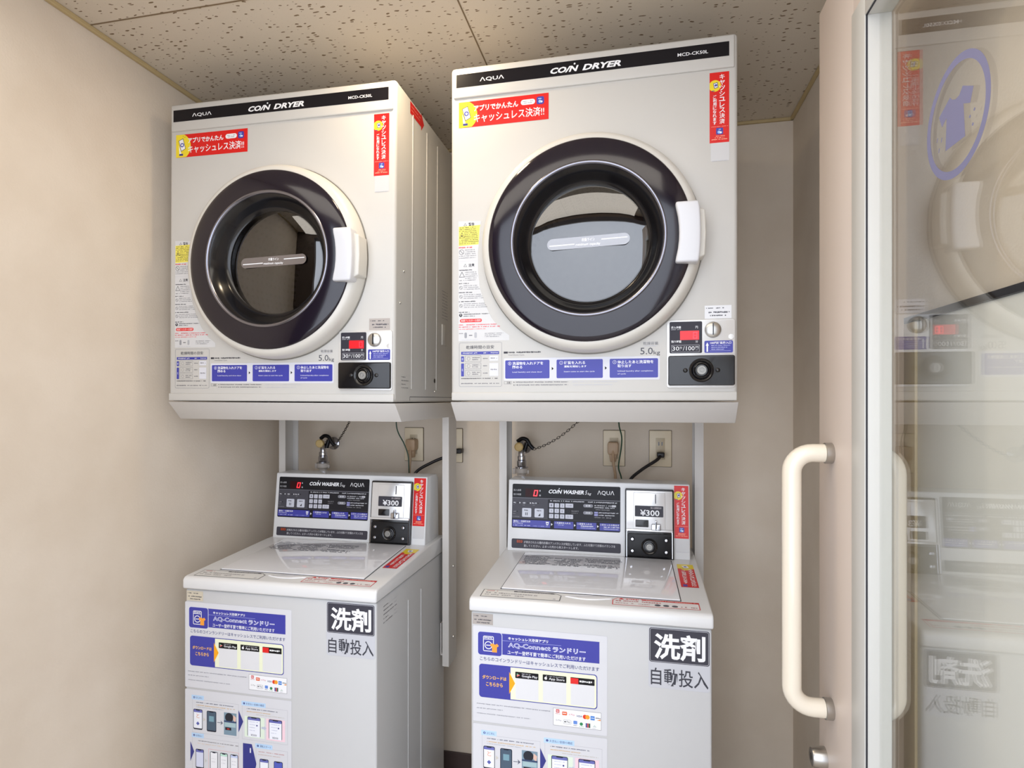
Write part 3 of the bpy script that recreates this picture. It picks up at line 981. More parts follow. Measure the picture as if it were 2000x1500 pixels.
# ------------------------------------------------------------------ washing machines
def washer(label, x, y, rot, po, beige):
    t = thing('washing_machine', label, 'washing machine', (x, y, 0), (0, 0, rot), 'coin washing machines')
    ZL = CH - .4815
    W, D = 527, 505
    B = Frame((0, 0, 0), (1, 0, 0), (0, 0, 1), (0, -1, 0))
    b = bmesh.new(); box(b, B, 0, 0, -D, W, ZL * 1000 - 2, -8, 5, 3); obj('body', b, M_body, t)
    # top cover: side profile swept across the width
    X = Frame((0, 0, ZL), (0, 1, 0), (0, 0, 1), (1, 0, 0))
    b = bmesh.new()
    prism(b, X, [(0, 0), (0, 22), (4, 29), (12, 31.6), (345, 49), (D, 49), (D, 0)], -3, W + 3, 5, 3)
    obj('top_cover', b, M_top, t)
    sl = .0514
    T = Frame((0, 0, ZL + .031), (1, 0, 0), (0, 1, sl), (0, -sl, 1))
    b = bmesh.new(); prism(b, T, [(56, 63.5), (469, 63.5), (463.6, 345), (61.2, 345)], -1, .5); obj('lid_gap', b, M_seam, t)
    b = bmesh.new(); prism(b, T, [(58.2, 66), (466.8, 66), (461.6, 345), (63.4, 345)], -1, 3.2, 1.6, 3); obj('lid', b, M_lid, t)
    b = bmesh.new()
    lens = [(211 + 107 * i / 16, 45 + 4 * i / 16 + 13 * math.sin(math.pi * i / 16)) for i in range(17)]
    lens += [(318 - 107 * i / 16, 49 - 4 * i / 16 - 12 * math.sin(math.pi * i / 16)) for i in range(1, 16)]
    prism(b, T, lens, -1, 2.2, 1.8, 3); obj('lid_grip', b, M_lid, t)
    # prints on the lid
    d = Decal('lid_instructions', t, T, 3.6)
    rnd = random.Random(4)
    for (u0, u1) in ((72, 150), (154, 232), (236, 334)):
        for i in range(8):
            v = 306 - i * 9
            if rnd.random() < .9:
                d.fine(u0 + rnd.choice((0, 0, 10)), v, u1 - rnd.uniform(0, 18), v + 5.6, (74, 76, 88), 0, i)
    for u in (152, 234):
        d.line(u, 238, u, 312, .5, LGREY, 0)
    d.build()
    d = Decal('caution_label', t, T, .6)
    P = [(19, 55), (187, 58), (203.5, 47), (203.5, 16), (20, 12)]
    d.poly(P, (230, 230, 228), 0); d.outline(P, 1.6, (70, 70, 74), 1)
    d.poly([(92, 49.5), (92, 54.5), (184, 56.6), (190, 51.5)], (84, 84, 88), 1)
    d.fine(28, 45, 60, 51, (206, 150, 150)); d.fine(100, 51, 178, 54, LGREY, 2)
    d.fine(28, 33, 150, 40, (170, 168, 170)); d.fine(28, 22, 120, 29, (180, 178, 180)); d.circ(190, 24, 3.4, LGREY, 2, 14)
    d.build()
    d = Decal('warning_label', t, T, .6)
    P = [(318.8, 19), (318.8, 45), (329, 58.6), (505.4, 59.8), (505.4, 20.5)]
    d.poly(P, (234, 232, 232), 0); d.outline(P, 1.8, RED, 1)
    d.poly([(384, 51.5), (380, 59), (505, 59.6), (505, 51.5)], (206, 30, 28), 1)
    d.poly([(331, 50), (345, 50), (338, 58)], RED, 2); d.fine(348, 50, 376, 57, (206, 60, 58), 2); d.fine(326, 39, 425, 46, (196, 130, 130)); d.fine(392, 53.6, 498, 57.4, (240, 170, 160), 2)
    for u in (416.5, 434.5, 453):
        d.circ(u, 31, 6.6, (88, 88, 96), 1, 22, 5.4)
    d.fine(466, 27, 500, 33, (170, 120, 120)); d.fine(326, 27, 400, 33, (200, 170, 170))
    d.build()
    d = Decal('payment_corner_sticker', t, T, .6)
    d.rect(475, 153, 515.5, 318, RED, 0)
    d.rect(475, 284, 515.5, 318, YEL, 1); d.circ(495, 284, 12, YEL, 1); d.poly([(486, 306), (500, 309), (504, 291), (491, 288)], WHITE, 2); d.circ(495, 299, 4, BLUE, 3, 12)
    d.vtext('キャッシュレス決済', 506, 160, 282, 13, WHITE, .04, 3)
    d.vtext('ご利用になれます', 488, 176, 270, 10, WHITE, .03, 3)
    d.rect(480, 157, 490, 171, BLUE, 2, 2)
    d.build()
    # control housing
    Hh = Frame((0, 0, 0), (0, 1, 0), (0, 0, 1), (1, 0, 0))
    y0, z0, y1, z1 = 364.5, (CH - .434) * 1000, 387.5, (CH - .2325) * 1000
    b = bmesh.new()
    prism(b, Hh, [(y0, z0 - 3), (y1, z1), (470, z1), (486, z1 - 12), (490, z0 - 3)], 5.5, 514, 3, 3)
    obj('control_housing', b, M_top, t)
    vd = Vector((0, y1 - y0, z1 - z0)).normalized()
    C = Frame((0, y0 * .001, z0 * .001), (1, 0, 0), vd, Vector((1, 0, 0)).cross(vd))
    cpn = Decal('control_panel', t, C)
    d = cpn
    d.rect(17.5, 65, 327, 191, (26, 25, 30), 0, 4)
    d.rect(17.5, 92, 327, 152.5, (74, 73, 80), 1); d.rect(122.5, 93, 327, 149.5, (34, 33, 38), 2)
    d.rect(17.5, 150.6, 327, 152.2, (104, 104, 112), 2)
    d.text('投入金額', 21, 170.5, 43, 176, (196, 196, 200), .0); d.text('残り時間', 21, 158, 43, 163.6, (196, 196, 200), .0)
    d.rect(56, 155, 95, 178, (46, 8, 12), 1)
    digit = mat('red_display_digit', (255, 40, 52), .3, emit=1.6)
    d.outline([(79, 157), (90.5, 157), (93.5, 174.6), (82, 174.6)], 2.6, digit, 2)
    d.fine(97, 170, 101, 175, LGREY); d.fine(97, 157, 101, 162, LGREY)
    d.text('CO/N', 124, 166.3, 163, 177.6, WHITE, .035, .28, 3); d.circ(154.5, 181, 1.5, WHITE, 3, 12)
    d.text('WASHER', 167, 166.3, 225, 177.6, WHITE, .04, .28, 3)
    d.text('5', 228, 166.3, 234.5, 177.6, WHITE, .0, .25, 3); d.text('kg', 235.5, 163.8, 246, 172.5, WHITE, .0, .25, 3)
    d.text('ΛQUΛ', 263, 165.3, 310, 178.8, WHITE, .0, 0, 3)
    for u, w in ((19, 9), (46, 15), (76, 14)):
        d.fine(u, 134.5, u + w, 139, LGREY); d.fine(u + 2, 130, u + w - 3, 131.6, GREY)
    for u in (34, 64, 94):
        d.circ(u, 137, 1.5, (20, 18, 18), 2, 12)
    d.poly([(39, 134.5), (39, 139.5), (42.5, 137)], WHITE, 2); d.poly([(70, 134.5), (70, 139.5), (73.5, 137)], WHITE, 2)
    d.fine(19, 110, 30, 113, GREY); d.fine(19, 104, 28, 106, GREY); d.circ(33, 112, 1.5, (20, 18, 18), 2, 12); d.fine(19, 96, 40, 98.5, GREY)
    for u0, ic in ((47.5, 0), (84, 1)):
        d.rect(u0, 97, u0 + 26.8, 122.3, (204, 206, 216), 2, 2.6)
        d.fine(u0 + 6, 114, u0 + 20, 118, CHAR)
        if ic == 0:
            d.rect(u0 + 9.5, 102, u0 + 11.5, 110, INK, 3); d.rect(u0 + 14, 102, u0 + 16, 110, INK, 3)
        else:
            d.poly([(u0 + 10, 101), (u0 + 17, 101), (u0 + 17, 109)], INK, 3)
    d.fine(129, 144, 226, 147.4, LGREY); d.fine(237, 144, 321, 147.4, LGREY)
    kk = 1
    for r_ in range(3):
        for c_ in range(3):
            u0 = 126.3 + c_ * 15.7; v0 = 127 - r_ * 15.3
            d.rect(u0, v0, u0 + 12.4, v0 + 12, (200, 201, 212), 3, 1)
            d.text(str(kk), u0 + 4.2, v0 + 3, u0 + 8.2, v0 + 9, (120, 120, 130), 0, 0, 4)
            kk += 1
    d.rect(172.8, 128, 195, 139.4, (200, 201, 212), 3, 1); d.fine(176, 132, 191, 135, GREY, 4)
    d.rect(172.8, 96.6, 195, 108.4, (200, 201, 212), 3, 1); d.text('カナ', 177, 99, 191, 106, (110, 110, 120), 0, 0, 4)
    d.ring(181, 118, 4, .5, (70, 70, 76), 3, 18); d.text('電話番号', 190, 116.5, 211, 121, GREY, 0, 0, 3); d.fine(190, 112, 208, 114, GREY, 3)
    for v0, s_ in ((130.6, '変更'), (110.8, '決定')):
        d.rect(223.5, v0, 251, v0 + 9, (128, 128, 136), 3, 4.4); d.text(s_, 230, v0 + 2, 244, v0 + 7.4, WHITE, 0, 0, 4)
    for i, (u0, u1, v) in enumerate(((255, 306, 135), (255, 311, 129.5), (255, 298, 123.5), (267, 322, 115.5), (267, 313, 108.5), (255, 302, 102))):
        d.fine(u0, v, u1, v + 3.2, (196, 196, 202) if i % 3 != 2 else GREY, 3, i)
    d.rect(304, 134, 315, 139.4, LGREY, 3); d.rect(254.6, 107.6, 265, 113.4, (150, 150, 200), 3); d.rect(254.6, 114.6, 265, 119.4, (150, 150, 200), 3)
    for u0, u1 in ((19.5, 130), (141, 196), (205, 261), (270, 325.5)):
        d.rect(u0, 68.5, u1, 88.6, BLUE, 2, 1.4)
    for u in (132.5, 198, 263):
        d.poly([(u, 75.5), (u, 82.5), (u + 4.6, 79)], WHITE, 2)
    d.text('最初に・洗濯機洗浄', 22.5, 81.5, 72, 87, WHITE, .01); d.text('Pre Cleaning', 22.5, 76.6, 50, 80.4, WHITE); d.fine(22.5, 71.4, 74, 74, (190, 194, 230)); d.fine(80, 71.4, 126, 73.6, (150, 156, 220))
    d.poly([(117, 85.5), (126, 85.5), (124, 76), (119, 76)], WHITE, 3); d.circ(121.5, 80.4, 2, BLUE, 4, 12)
    d.text('1 洗濯物を入れる', 144, 81.5, 188, 86.6, WHITE, .01); d.fine(152, 77.5, 169, 79.6, (190, 194, 230))
    d.text('2 硬貨を入れる', 208, 81.5, 248, 86.6, WHITE, .01); d.fine(217, 76.6, 252, 79.4, WHITE); d.fine(217, 72, 257, 74, (190, 194, 230))
    d.text('3 終わったら取出す', 272, 81.5, 324, 86.6, WHITE, .01); d.fine(281, 76.6, 324, 79.2, WHITE); d.fine(281, 71.6, 322, 74, (190, 194, 230))
    d.build('dark operating panel with red digit, keypad and blue step boxes')
    d = Decal('notice_label', t, C)
    d.rect(18.5, 8, 328.5, 34.5, (66, 64, 72), 0, 4)
    d.rect(33, 22.6, 51, 31.4, (66, 40, 36), 1); d.text('E03', 34, 23.4, 50, 30.8, (196, 84, 50), .02, 0, 3)
    d.text('が表示されたら槽内衣類のアンバランスが発生しています、ふたを開けて衣類のバランスを', 54.5, 22.4, 313.5, 29.6, (214, 214, 218), .0)
    d.text('直してください。止まった所から再スタートします。', 54.5, 12.4, 211.5, 19.4, (214, 214, 218), .0)
    d.build()
    payment_strip('payment_strip_sticker', t, C, 472.5, 56.5, 510.5, 199)
    # coin box on the panel
    b = bmesh.new(); prism(b, C, rrpts(340, -2.5, 471, 188, 4), -2, 12, 2, 2)
    cb = obj('coin_box', b, M_blk, t)
    b = bmesh.new()
    prism(b, C, rrpts(343.5, 77, 467.5, 183, 2), 10, 14, 1, 2)
    prism(b, C, rrpts(363, 79, 448, 178, 2), 13, 16.5, 1.2, 2)
    box(b, C, 343.5, 73, 8, 467.5, 78.5, 20, 1, 2)
    cpl = obj('coin_plate', b, M_plate2, cb)
    d = Decal('price_label', cb, C, 17)
    d.rect(366.8, 112.6, 442.8, 142.4, (64, 63, 70), 0, 2)
    d.text('¥300', 381, 115, 432.5, 131.5, WHITE, .02); d.text('投入金額合計', 409, 134.6, 438, 140, (214, 206, 206), .0)
    d.build('dark price label reading 300 yen')
    b = bmesh.new(); box(b, C, 421, 149, 15, 423.6, 174, 17.2); obj('coin_slot', b, M_blk, cb)
    b = bmesh.new(); prism(b, C, rrpts(368.5, 84.5, 403.5, 104, 1.5), 15, 18, .6); obj('coin_return', b, M_blk, cb)
    b = bmesh.new(); prism(b, C, rrpts(411, 77, 436, 94, 2), 15, 24, 2, 3); prism(b, C, rrpts(420.6, 82, 425.6, 103, 1), 15, 27, 1); obj('return_lever', b, [M_chr], cb)
    b = bmesh.new(); box(b, C, 421.8, 78, 24, 424.4, 100, 27.6); obj('lever_slot', b, M_blk, cb)
    b = bmesh.new(); prism(b, C, rrpts(347, 4.5, 466, 66, 5), 11, 15, 1.4, 2); obj('lock_plate', b, M_blkm, cb)
    b = bmesh.new()
    prism(b, C, [(344.2, 3), (345.8, 3), (345.8, 71), (347.5, 72.6), (463.8, 72.6), (465.4, 71), (465.4, 3), (467, 3), (467, 72), (465, 74.4), (346, 74.4), (344.2, 72)], 10, 15.5)
    obj('edge_trim', b, M_chr, cb)
    b = bmesh.new(); lathe(b, C, 405.3, 32.5, [(22, 14), (21.5, 19), (19, 21), (16, 19.5), (14, 20), (12.5, 23), (10.5, 23.4), (0, 23)], 44); obj('lock_boss', b, M_blk, cb)
    b = bmesh.new(); lathe(b, C, 405.3, 32.5, [(9, 20), (9, 27), (8, 28), (5, 28), (4.8, 26.5), (3, 26.5), (2.8, 28), (0, 28)], 28); obj('key_cylinder', b, M_key, cb)
    for u, v in ((360.2, 51), (360.2, 19.4), (450.2, 51), (450.2, 19.4)):
        b = bmesh.new(); lathe(b, C, u, v, [(6, 14), (5.6, 17), (3.6, 19.2), (0, 20)], 22); obj('bolt', b, M_chr, cb)
    # stickers on the front
    Fr = Frame((0, .008, ZL), (1, 0, 0), (0, 0, 1), (0, -1, 0))
    d = Decal('serial_tag', t, Fr)
    d.rect(4, -31, 52, -6, beige, 0)
    d.fine(7, -13, 18, -10.6, CHAR); d.fine(24, -13, 38, -10.6, CHAR); d.fine(8, -22, 48, -18.6, CHAR); d.fine(14, -28, 44, -25.2, CHAR)
    d.build()
    d = Decal('detergent_sticker', t, Fr)
    d.rect(396.5, -135.6, 523, -6, (196, 197, 203), 0, 6)
    d.rect(398, -80.5, 522, -7, (64, 63, 72), 1, 5); d.frame(399.6, -79, 520.4, -8.6, .7, (200, 200, 206), 2, 4)
    d.text('洗剤', 408, -73.5, 513.5, -17.5, WHITE, .028)
    d.text('自動投入', 401.5, -129.5, 519.5, -92.5, (66, 66, 74), .008)
    d.build('grey sticker about automatic detergent dosing')
    d = Decal('payment_poster', t, Fr, .35, po)
    d.rect(5, -253, 309, -34, (214, 214, 218), 0, 3)
    d.frame(5, -253, 309, -34, .5, LGREY, 1, 3)
    d.rect(60, -95.6, 292, -48, BLUE, 1)
    d.rect(15.5, -101, 74, -46, (214, 216, 232), 2, 7); d.rect(17, -99.6, 72.6, -47.4, BLUE, 3, 6)
    d.frame(29, -91, 54, -56, 1.6, WHITE, 4, 3); d.line(29, -63.4, 54, -63.4, 1.4, WHITE, 4); d.fine(32, -61.6, 50, -58.4, WHITE, 4)
    d.ring(41.5, -77, 9, 1.8, WHITE, 4); d.line(36, -77, 46, -77, 1.8, WHITE, 4)
    d.poly([(46, -74), (52, -72), (57, -74.6), (62, -72), (66, -77), (61.5, -80), (61.5, -92), (50, -92), (50, -80), (46, -78)], (244, 160, 60), 5)
    d.text('キャッシュレス決済アプリ', 87.5, -61, 178.5, -53.8, WHITE, .03, 0, 3); d.line(73, -63.6, 208, -63.6, .7, (170, 176, 226), 2)
    d.text('AQ-Connect', 87.5, -79.4, 184, -66.8, WHITE, .035, 0, 3); d.text('AQ-Connect', 89, -78.6, 182.6, -67.6, (96, 102, 190), -.008, 0, 4)
    d.text('ランドリー', 189, -79.4, 262, -67.4, WHITE, .05, 0, 3); d.text('ランドリー', 190, -78.4, 261, -68.4, (130, 136, 206), -.004, 0, 4)
    d.text('ユーザー登録不要で簡単にご利用いただけます', 86, -93.4, 262, -84, WHITE, .012, 0, 3)
    d.text('こちらのコインランドリーはキャッシュレスでご利用いただけます', 21.5, -113, 291.5, -103.6, (78, 82, 130), .012, 0, 3)
    d.rect(19.5, -196.5, 287.5, -120.5, BLUE, 1, 7)
    d.poly([(93, -194.6)] + rrpts(200, -194.6, 285.6, -122.4, 6)[:12] + [(93, -122.4)], PALE, 2)
    d.poly([(90, -133), (93, -139), (103.5, -158), (93, -177), (90, -183)], ORANGE, 3)
    d.text('ダウンロードは', 27, -154.4, 83.5, -145.6, (255, 196, 74), .02, 0, 3); d.text('こちらから', 36, -169.8, 75, -160.6, (255, 196, 74), .02, 0, 3)
    for i, u0 in enumerate((104, 166.5, 228.5)):
        d.rect(u0 + .5, -192, u0 + 53, -140, (222, 222, 224), 3, 2)
        d.rect(u0, -145.4, u0 + 53, -131, BLACK, 4, 1.4)
    d.poly([(107.5, -142.4), (107.5, -134.4), (115, -138.4)], (220, 120, 120), 5); d.poly([(107.5, -138.4), (107.5, -134.4), (111.4, -136.4)], (110, 196, 150), 6)
    d.text('Google Play', 119, -143.4, 154.5, -136.6, WHITE, .01, 0, 5); d.fine(119, -135.4, 140, -133.6, LGREY, 5)
    d.circ(173.5, -139, 3.2, WHITE, 5, 16); d.poly([(173.5, -135), (176, -132.6), (175.6, -135)], WHITE, 5); d.circ(176.8, -138.6, 1.1, BLACK, 6, 10)
    d.text('App Store', 180.5, -143.4, 215.5, -136.6, WHITE, .01, 0, 5); d.fine(180.5, -135.2, 214, -133.6, LGREY, 5)
    d.rect(228.5, -145.2, 246, -132.4, (222, 36, 34), 5); d.fine(248.5, -141, 279.5, -136, WHITE, 5)
    d.fine(14, -213, 185, -210.6, (150, 150, 160)); d.fine(14, -223, 75, -220.6, (150, 150, 160)); d.fine(14, -235, 139, -232.6, (160, 160, 168))
    d.rect(190, -241.5, 296, -203, WHITE, 1); d.frame(190, -241.5, 296, -203, .7, GREY, 2)
    d.rect(196.5, -212.8, 204, -205.4, (206, 40, 36), 3, 1); d.frame(198.2, -211, 202.3, -207.2, .9, WHITE, 4); d.fine(195, -216, 206, -214.4, (200, 120, 110))
    d.rect(210, -216.8, 221, -209, (226, 96, 50), 3, 1.5); d.fine(211.5, -214, 219.5, -211.4, WHITE, 4)
    d.text('d Pay', 225, -216.6, 238, -212, (214, 110, 130), 0, 0, 3)
    d.text('VISA', 242, -217.6, 254, -213.4, (60, 64, 120), .01, .2, 3)
    d.circ(260.5, -215.6, 4.8, (222, 60, 36), 3); d.circ(266, -215.6, 4.8, (240, 160, 50), 4)
    d.rect(272.6, -221, 281.6, -212, (70, 130, 208), 3); d.fine(274, -217.6, 280.4, -215.4, WHITE, 4)
    d.fine(284, -217, 294.5, -214.4, INK, 3); d.poly([(286, -220.5), (294.5, -217.5), (294.5, -221)], (230, 150, 70), 3)
    d.text('G Pay', 196, -231.8, 208.5, -227.6, GREY, 0, 0, 3)
    d.frame(213, -236, 230, -226.5, .5, GREY, 3, 2); d.text('Pay', 220, -233.8, 228, -228.6, INK, 0, 0, 4); d.circ(216.6, -231, 1.7, INK, 4, 12)
    d.rect(235, -234, 243.6, -226.5, (100, 140, 214), 3, 1.5); d.fine(235, -237.6, 243.6, -235.8, GREY)
    d.circ(252.5, -232.2, 3.6, (50, 136, 86), 3); d.fine(247.5, -238.6, 257.5, -237, (140, 190, 150))
    d.rect(262, -238.6, 265, -229, (60, 70, 140), 3); d.rect(265.4, -238.6, 268.4, -229, (186, 40, 50), 3); d.rect(268.8, -238.6, 272, -229, (40, 90, 60), 3)
    d.poly([(277, -236), (286, -236), (281.5, -231)], (200, 210, 206), 3); d.fine(276.5, -239.6, 287, -238, LGREY)
    d.build('poster with blue banner about the cashless laundry app')
    d = Decal('guide_poster', t, Fr, .35, po)
    d.rect(5, -560, 309, -257.5, (214, 214, 218), 0, 3)
    d.frame(5, -560, 309, -257.5, .5, LGREY, 1, 3)

    def stepbox(u0, v0, u1, v1, tw, s_, num):
        d.frame(u0, v0, u1, v1, .5, (176, 176, 184), 1)
        d.rect(u0 - 2, v1 - 1, u0 + tw, v1 + 10.4, SKY, 2)
        d.circ(u0 + 5.5, v1 + 4.6, 2.7, NAVY, 3, 16); d.text(num, u0 + 4.7, v1 + 3, u0 + 6.3, v1 + 6.2, SKY, 0, 0, 4)
        d.text(s_, u0 + 11, v1 + 1.8, u0 + tw - 4, v1 + 7.4, (70, 86, 130), 0, 0, 3)

    def phone(u0, v0, u1, v1, scr, head, cut=False):
        d.rect(u0, v0, u1, v1, (40, 42, 56), 3, 3.5)
        d.rect(u0 + 1.4, v0 + (0 if cut else 3.4), u1 - 1.4, v1 - 1.6, scr, 4, 2)
        if head:
            d.rect(u0 + 1.4, v1 - 8, u1 - 1.4, v1 - 1.6, head, 5, 1.5)
        d.rect(u0 + (u1 - u0) * .3, v1 - 3.2, u1 - (u1 - u0) * .3, v1 - 1.2, (40, 42, 56), 6, .8)

    stepbox(26.5, -367, 161, -282, 34, 'はじめに', '1')
    d.fine(38, -290.6, 146, -288, (110, 112, 130)); d.fine(38, -297.6, 150, -295.2, (214, 180, 130), 3); d.fine(38, -302, 118, -300, (180, 182, 190), 3)
    phone(29.6, -358.6, 56.6, -306.8, (238, 240, 246), (104, 108, 176))
    d.text('と', 39, -329, 48, -318, (230, 150, 100), 0, 0, 6); d.poly([(43, -338), (48, -343), (43, -348), (38, -343)], (92, 98, 170), 6)
    d.poly([(59, -326), (65.5, -331), (59, -336)], (206, 200, 190), 3)
    phone(69, -359.6, 96.8, -307.6, (74, 92, 110), None); d.rect(76, -334, 90, -320, (120, 158, 172), 6)
    d.line(99.5, -334, 113, -334, 1.4, (96, 100, 118), 3); d.poly([(109, -328), (116, -334), (109, -340), (111.5, -334)], (96, 100, 118), 3)
    d.rect(119, -362, 155, -306, (124, 148, 164), 3); d.circ(134, -318, 11.6, (44, 46, 54), 4); d.poly([(146, -310), (154, -316), (152, -330), (145, -322)], (222, 186, 170), 4)
    d.rect(119, -330, 155, -326.4, (52, 70, 106), 5); d.rect(121, -341.5, 153, -331, (166, 192, 196), 5); d.rect(123, -350, 140, -343, (40, 38, 44), 5); d.rect(128, -348, 135, -345.5, (200, 50, 50), 6)
    d.poly([(160.8, -296), (174.2, -323.5), (160.8, -352)], NAVY, 4)
    stepbox(171, -367, 298, -282, 66, 'お支払い金額の確認', '2')
    d.fine(184, -290.6, 270, -288, (110, 112, 130)); d.fine(184, -297.6, 252, -295.2, (214, 180, 130)); d.fine(210, -303, 290, -301, (196, 190, 180))
    d.rect(178, -360, 234, -308, PGREEN, 2); d.rect(239, -361, 291, -308, PINK, 2)
    for u0 in (186, 246):
        phone(u0, -358, u0 + 37, -309, (238, 240, 248), (104, 108, 176), True)
        for i in range(4):
            d.fine(u0 + 6, -322 - i * 7, u0 + 30 - i * 3, -320.4 - i * 7, (176, 180, 206), 6, i)
        d.text('¥300', u0 + 10, -356, u0 + 26, -351.4, INK, 0, 0, 6); d.circ(u0 + 27, -329, 2, NAVY, 6, 12)
    d.poly([(225.5, -330.5), (233, -330.5), (233, -328), (240, -333), (233, -338), (233, -335.5), (225.5, -335.5)], (190, 196, 214), 5)
    stepbox(26.5, -470, 161, -378.5, 34, 'お支払い', '3')
    d.fine(42, -388, 160, -385.6, (130, 126, 130)); d.fine(42, -394.6, 120, -392.4, (222, 200, 180))
    d.poly([(21, -391), (32, -416), (21, -442)], NAVY, 4)
    phone(36.5, -457, 60.5, -408, (214, 218, 238), (104, 108, 176)); d.poly([(64, -430), (70, -435), (64, -440)], (200, 200, 196), 3)
    d.frame(74, -470, 162, -404, .6, (230, 150, 150), 2)
    for u0, hc in ((79, (240, 240, 244)), (107.5, (190, 226, 210)), (137, (200, 210, 240))):
        phone(u0, -470, u0 + 22.5, -409.6, (238, 238, 242), hc, True)
        d.fine(u0 + 5, -428, u0 + 17, -426, LGREY, 6); d.fine(u0 + 5, -436, u0 + 15, -434, LGREY, 6)
    d.poly([(173.5, -377), (198.5, -377), (211.5, -425), (198.5, -473), (173.5, -473)], NAVY, 4); d.fine(186, -400, 189, -384, WHITE, 5); d.fine(193, -400, 196, -384, WHITE, 5)
    stepbox(210, -470, 298, -383.5, 46, '運転スタート', '4')
    d.fine(216, -394, 290, -391.6, (200, 150, 150)); d.fine(216, -401, 280, -399, (206, 180, 170))
    phone(220.5, -470, 245.5, -410, (238, 240, 246), (104, 108, 176), True)
    phone(260, -470, 284.5, -411, (84, 96, 184), None, True)
    d.build('guide poster with phone drawings in step boxes')
    # ribs and prints on the right side
    S = Frame((W * .001, 0, 0), (0, 1, 0), (0, 0, 1), (1, 0, 0))
    b = bmesh.new()
    for yy in (205, 300):
        prism(b, S, [(yy - 3, 60), (yy + 3, 60), (yy + 3, 760), (yy - 3, 760)], -.5, 1.6, 1.4, 2)
    obj('side_rib', b, M_body, t)
    d = Decal('side_print', t, S)
    for i in range(5):
        d.fine(46, 794 - i * 10, 74 + (i % 3) * 26, 797 - i * 10, GREY, 0, i)
        d.fine(112, 794 - i * 10, 128, 796 - i * 10, LGREY, 0, i)
    d.build()
    return t


M_plate2 = mat('polished_coin_plate', (222, 221, 220), .2, .35)
washer('white coin washing machine at left, its right side showing past the stand leg', -1.1327, 1.2787, .0008, -6, (206, 196, 176))
washer('white coin washing machine at right, under the dryer with the white serial tag', -.3732, 1.2805, .0011, 0, (172, 164, 158))


# ------------------------------------------------------------------ things on the back wall
def outlet(x, zc, label):
    t = thing('wall_outlet', label, 'outlet', (x, YB, CH + zc), (0, 0, 0), 'ivory wall outlets')
    F = Frame((0, 0, 0), (1, 0, 0), (0, 0, 1), (0, -1, 0))
    b = bmesh.new(); prism(b, F, rrpts(-36.2, -60.2, 36.2, 60.2, 3), 0, 3); obj('shadow_rim', b, mat('brown_shadow_rim', (96, 80, 62), .5), t)  # dark brown rim drawn as the shadow gap round the plate
    b = bmesh.new(); prism(b, F, rrpts(-35, -59, 35, 59, 2.5), 2, 7.5, 2, 3); obj('cover_plate', b, M_outlet, t)
    b = bmesh.new(); prism(b, F, rrpts(-14.5, -35, 14.5, 35, 1.5), 5, 8, .8); sk = obj('socket', b, mat('ivory_socket', (206, 190, 160), .4), t)
    for v in (16, -18):
        for u in (-6.2, 4):
            b = bmesh.new(); box(b, F, u - .6, v - 6, 7.8, u + 2.8, v + 6, 8.5); obj('socket_slot', b, M_blk, sk)
    d = Decal('outlet_print', t, F, 6.2); d.fine(-5, 42, 5, 45, GREY, 0); d.build()
    return t


outlet(.0735, -.159, 'ivory wall outlet with a black plug, rightmost under the right dryer')
outlet(-.076, -.160, 'ivory wall outlet with a beige plug behind a green wire, under the right dryer')
outlet(-.7815, -.158, 'ivory wall outlet with a beige plug under the left dryer')
outlet(-.636, -.160, 'ivory wall outlet half hidden behind the stand leg between the washers')


def cord(name, pts, r, m, label, cat, plug=None, group=None):
    t = thing(name, label, cat, pts[0], (0, 0, 0), group)
    o = Vector(pts[0])
    b = bmesh.new(); tube(b, [p - o for p in smooth_path(pts)], r, 10); obj('cable', b, m, t)
    if plug:
        b = bmesh.new()
        F = Frame((0, 0, 0), (1, 0, 0), (0, 0, 1), (0, -1, 0))
        plug(b, F)
        obj('plug', b, m if m is M_cordb else M_plugb, t)
    return t


def big_plug(b, F):
    prism(b, F, [(-14, -14), (14, -14), (17.5, -6), (17.5, 20), (15, 27), (-15, 27), (-17.5, 20), (-17.5, -6)], -32, 4, 3, 3)
    prism(b, F, [(-9, -38), (9, -38), (12, -13), (-12, -13)], -24, -2, 3, 3)


def small_plug(b, F):
    prism(b, F, [(-11, -7), (11, -7), (12, 9), (-12, 9)], -28, 6, 3, 3)


yo = YB - .04
cord('plug_cord', [(-.078, yo, CH - .165), (-.076, yo - .01, CH - .205), (-.070, yo - .01, CH - .245), (-.070, yo, CH - .31), (-.070, yo, CH - .42)], .0045, M_plugb,
     'beige plug and cord in the outlet beside the green wire under the right dryer', 'cord', big_plug, 'beige plug cords')
cord('plug_cord', [(-.781, yo, CH - .165), (-.777, yo - .01, CH - .205), (-.780, yo - .01, CH - .245), (-.784, yo, CH - .31), (-.786, yo, CH - .42)], .0045, M_plugb,
     'beige plug and cord in the outlet under the left dryer', 'cord', big_plug, 'beige plug cords')
cord('power_cord', [(.0735, yo, CH - .178), (.060, yo - .015, CH - .192), (.015, yo - .02, CH - .222), (-.022, YB - .07, CH - .255), (-.034, YB - .08, CH - .30), (-.034, YB - .08, CH - .45)], .0052, M_cordb,
     'black power cord and plug in the rightmost outlet', 'cord', small_plug, 'black power cords')
cord('power_cord', [(-.605, yo, CH - .178), (-.63, yo - .01, CH - .19), (-.69, yo - .02, CH - .214), (-.748, YB - .07, CH - .250), (-.758, YB - .08, CH - .30), (-.758, YB - .08, CH - .45)], .0052, M_cordb,
     'black power cord running behind the stand leg beside the left washer', 'cord', small_plug, 'black power cords')


def wire(pts, label):
    b = bmesh.new(); tube(b, smooth_path(pts), .0022, 8)
    tag(obj('earth_wire', b, M_green), label, 'wire', 'green earth wires')


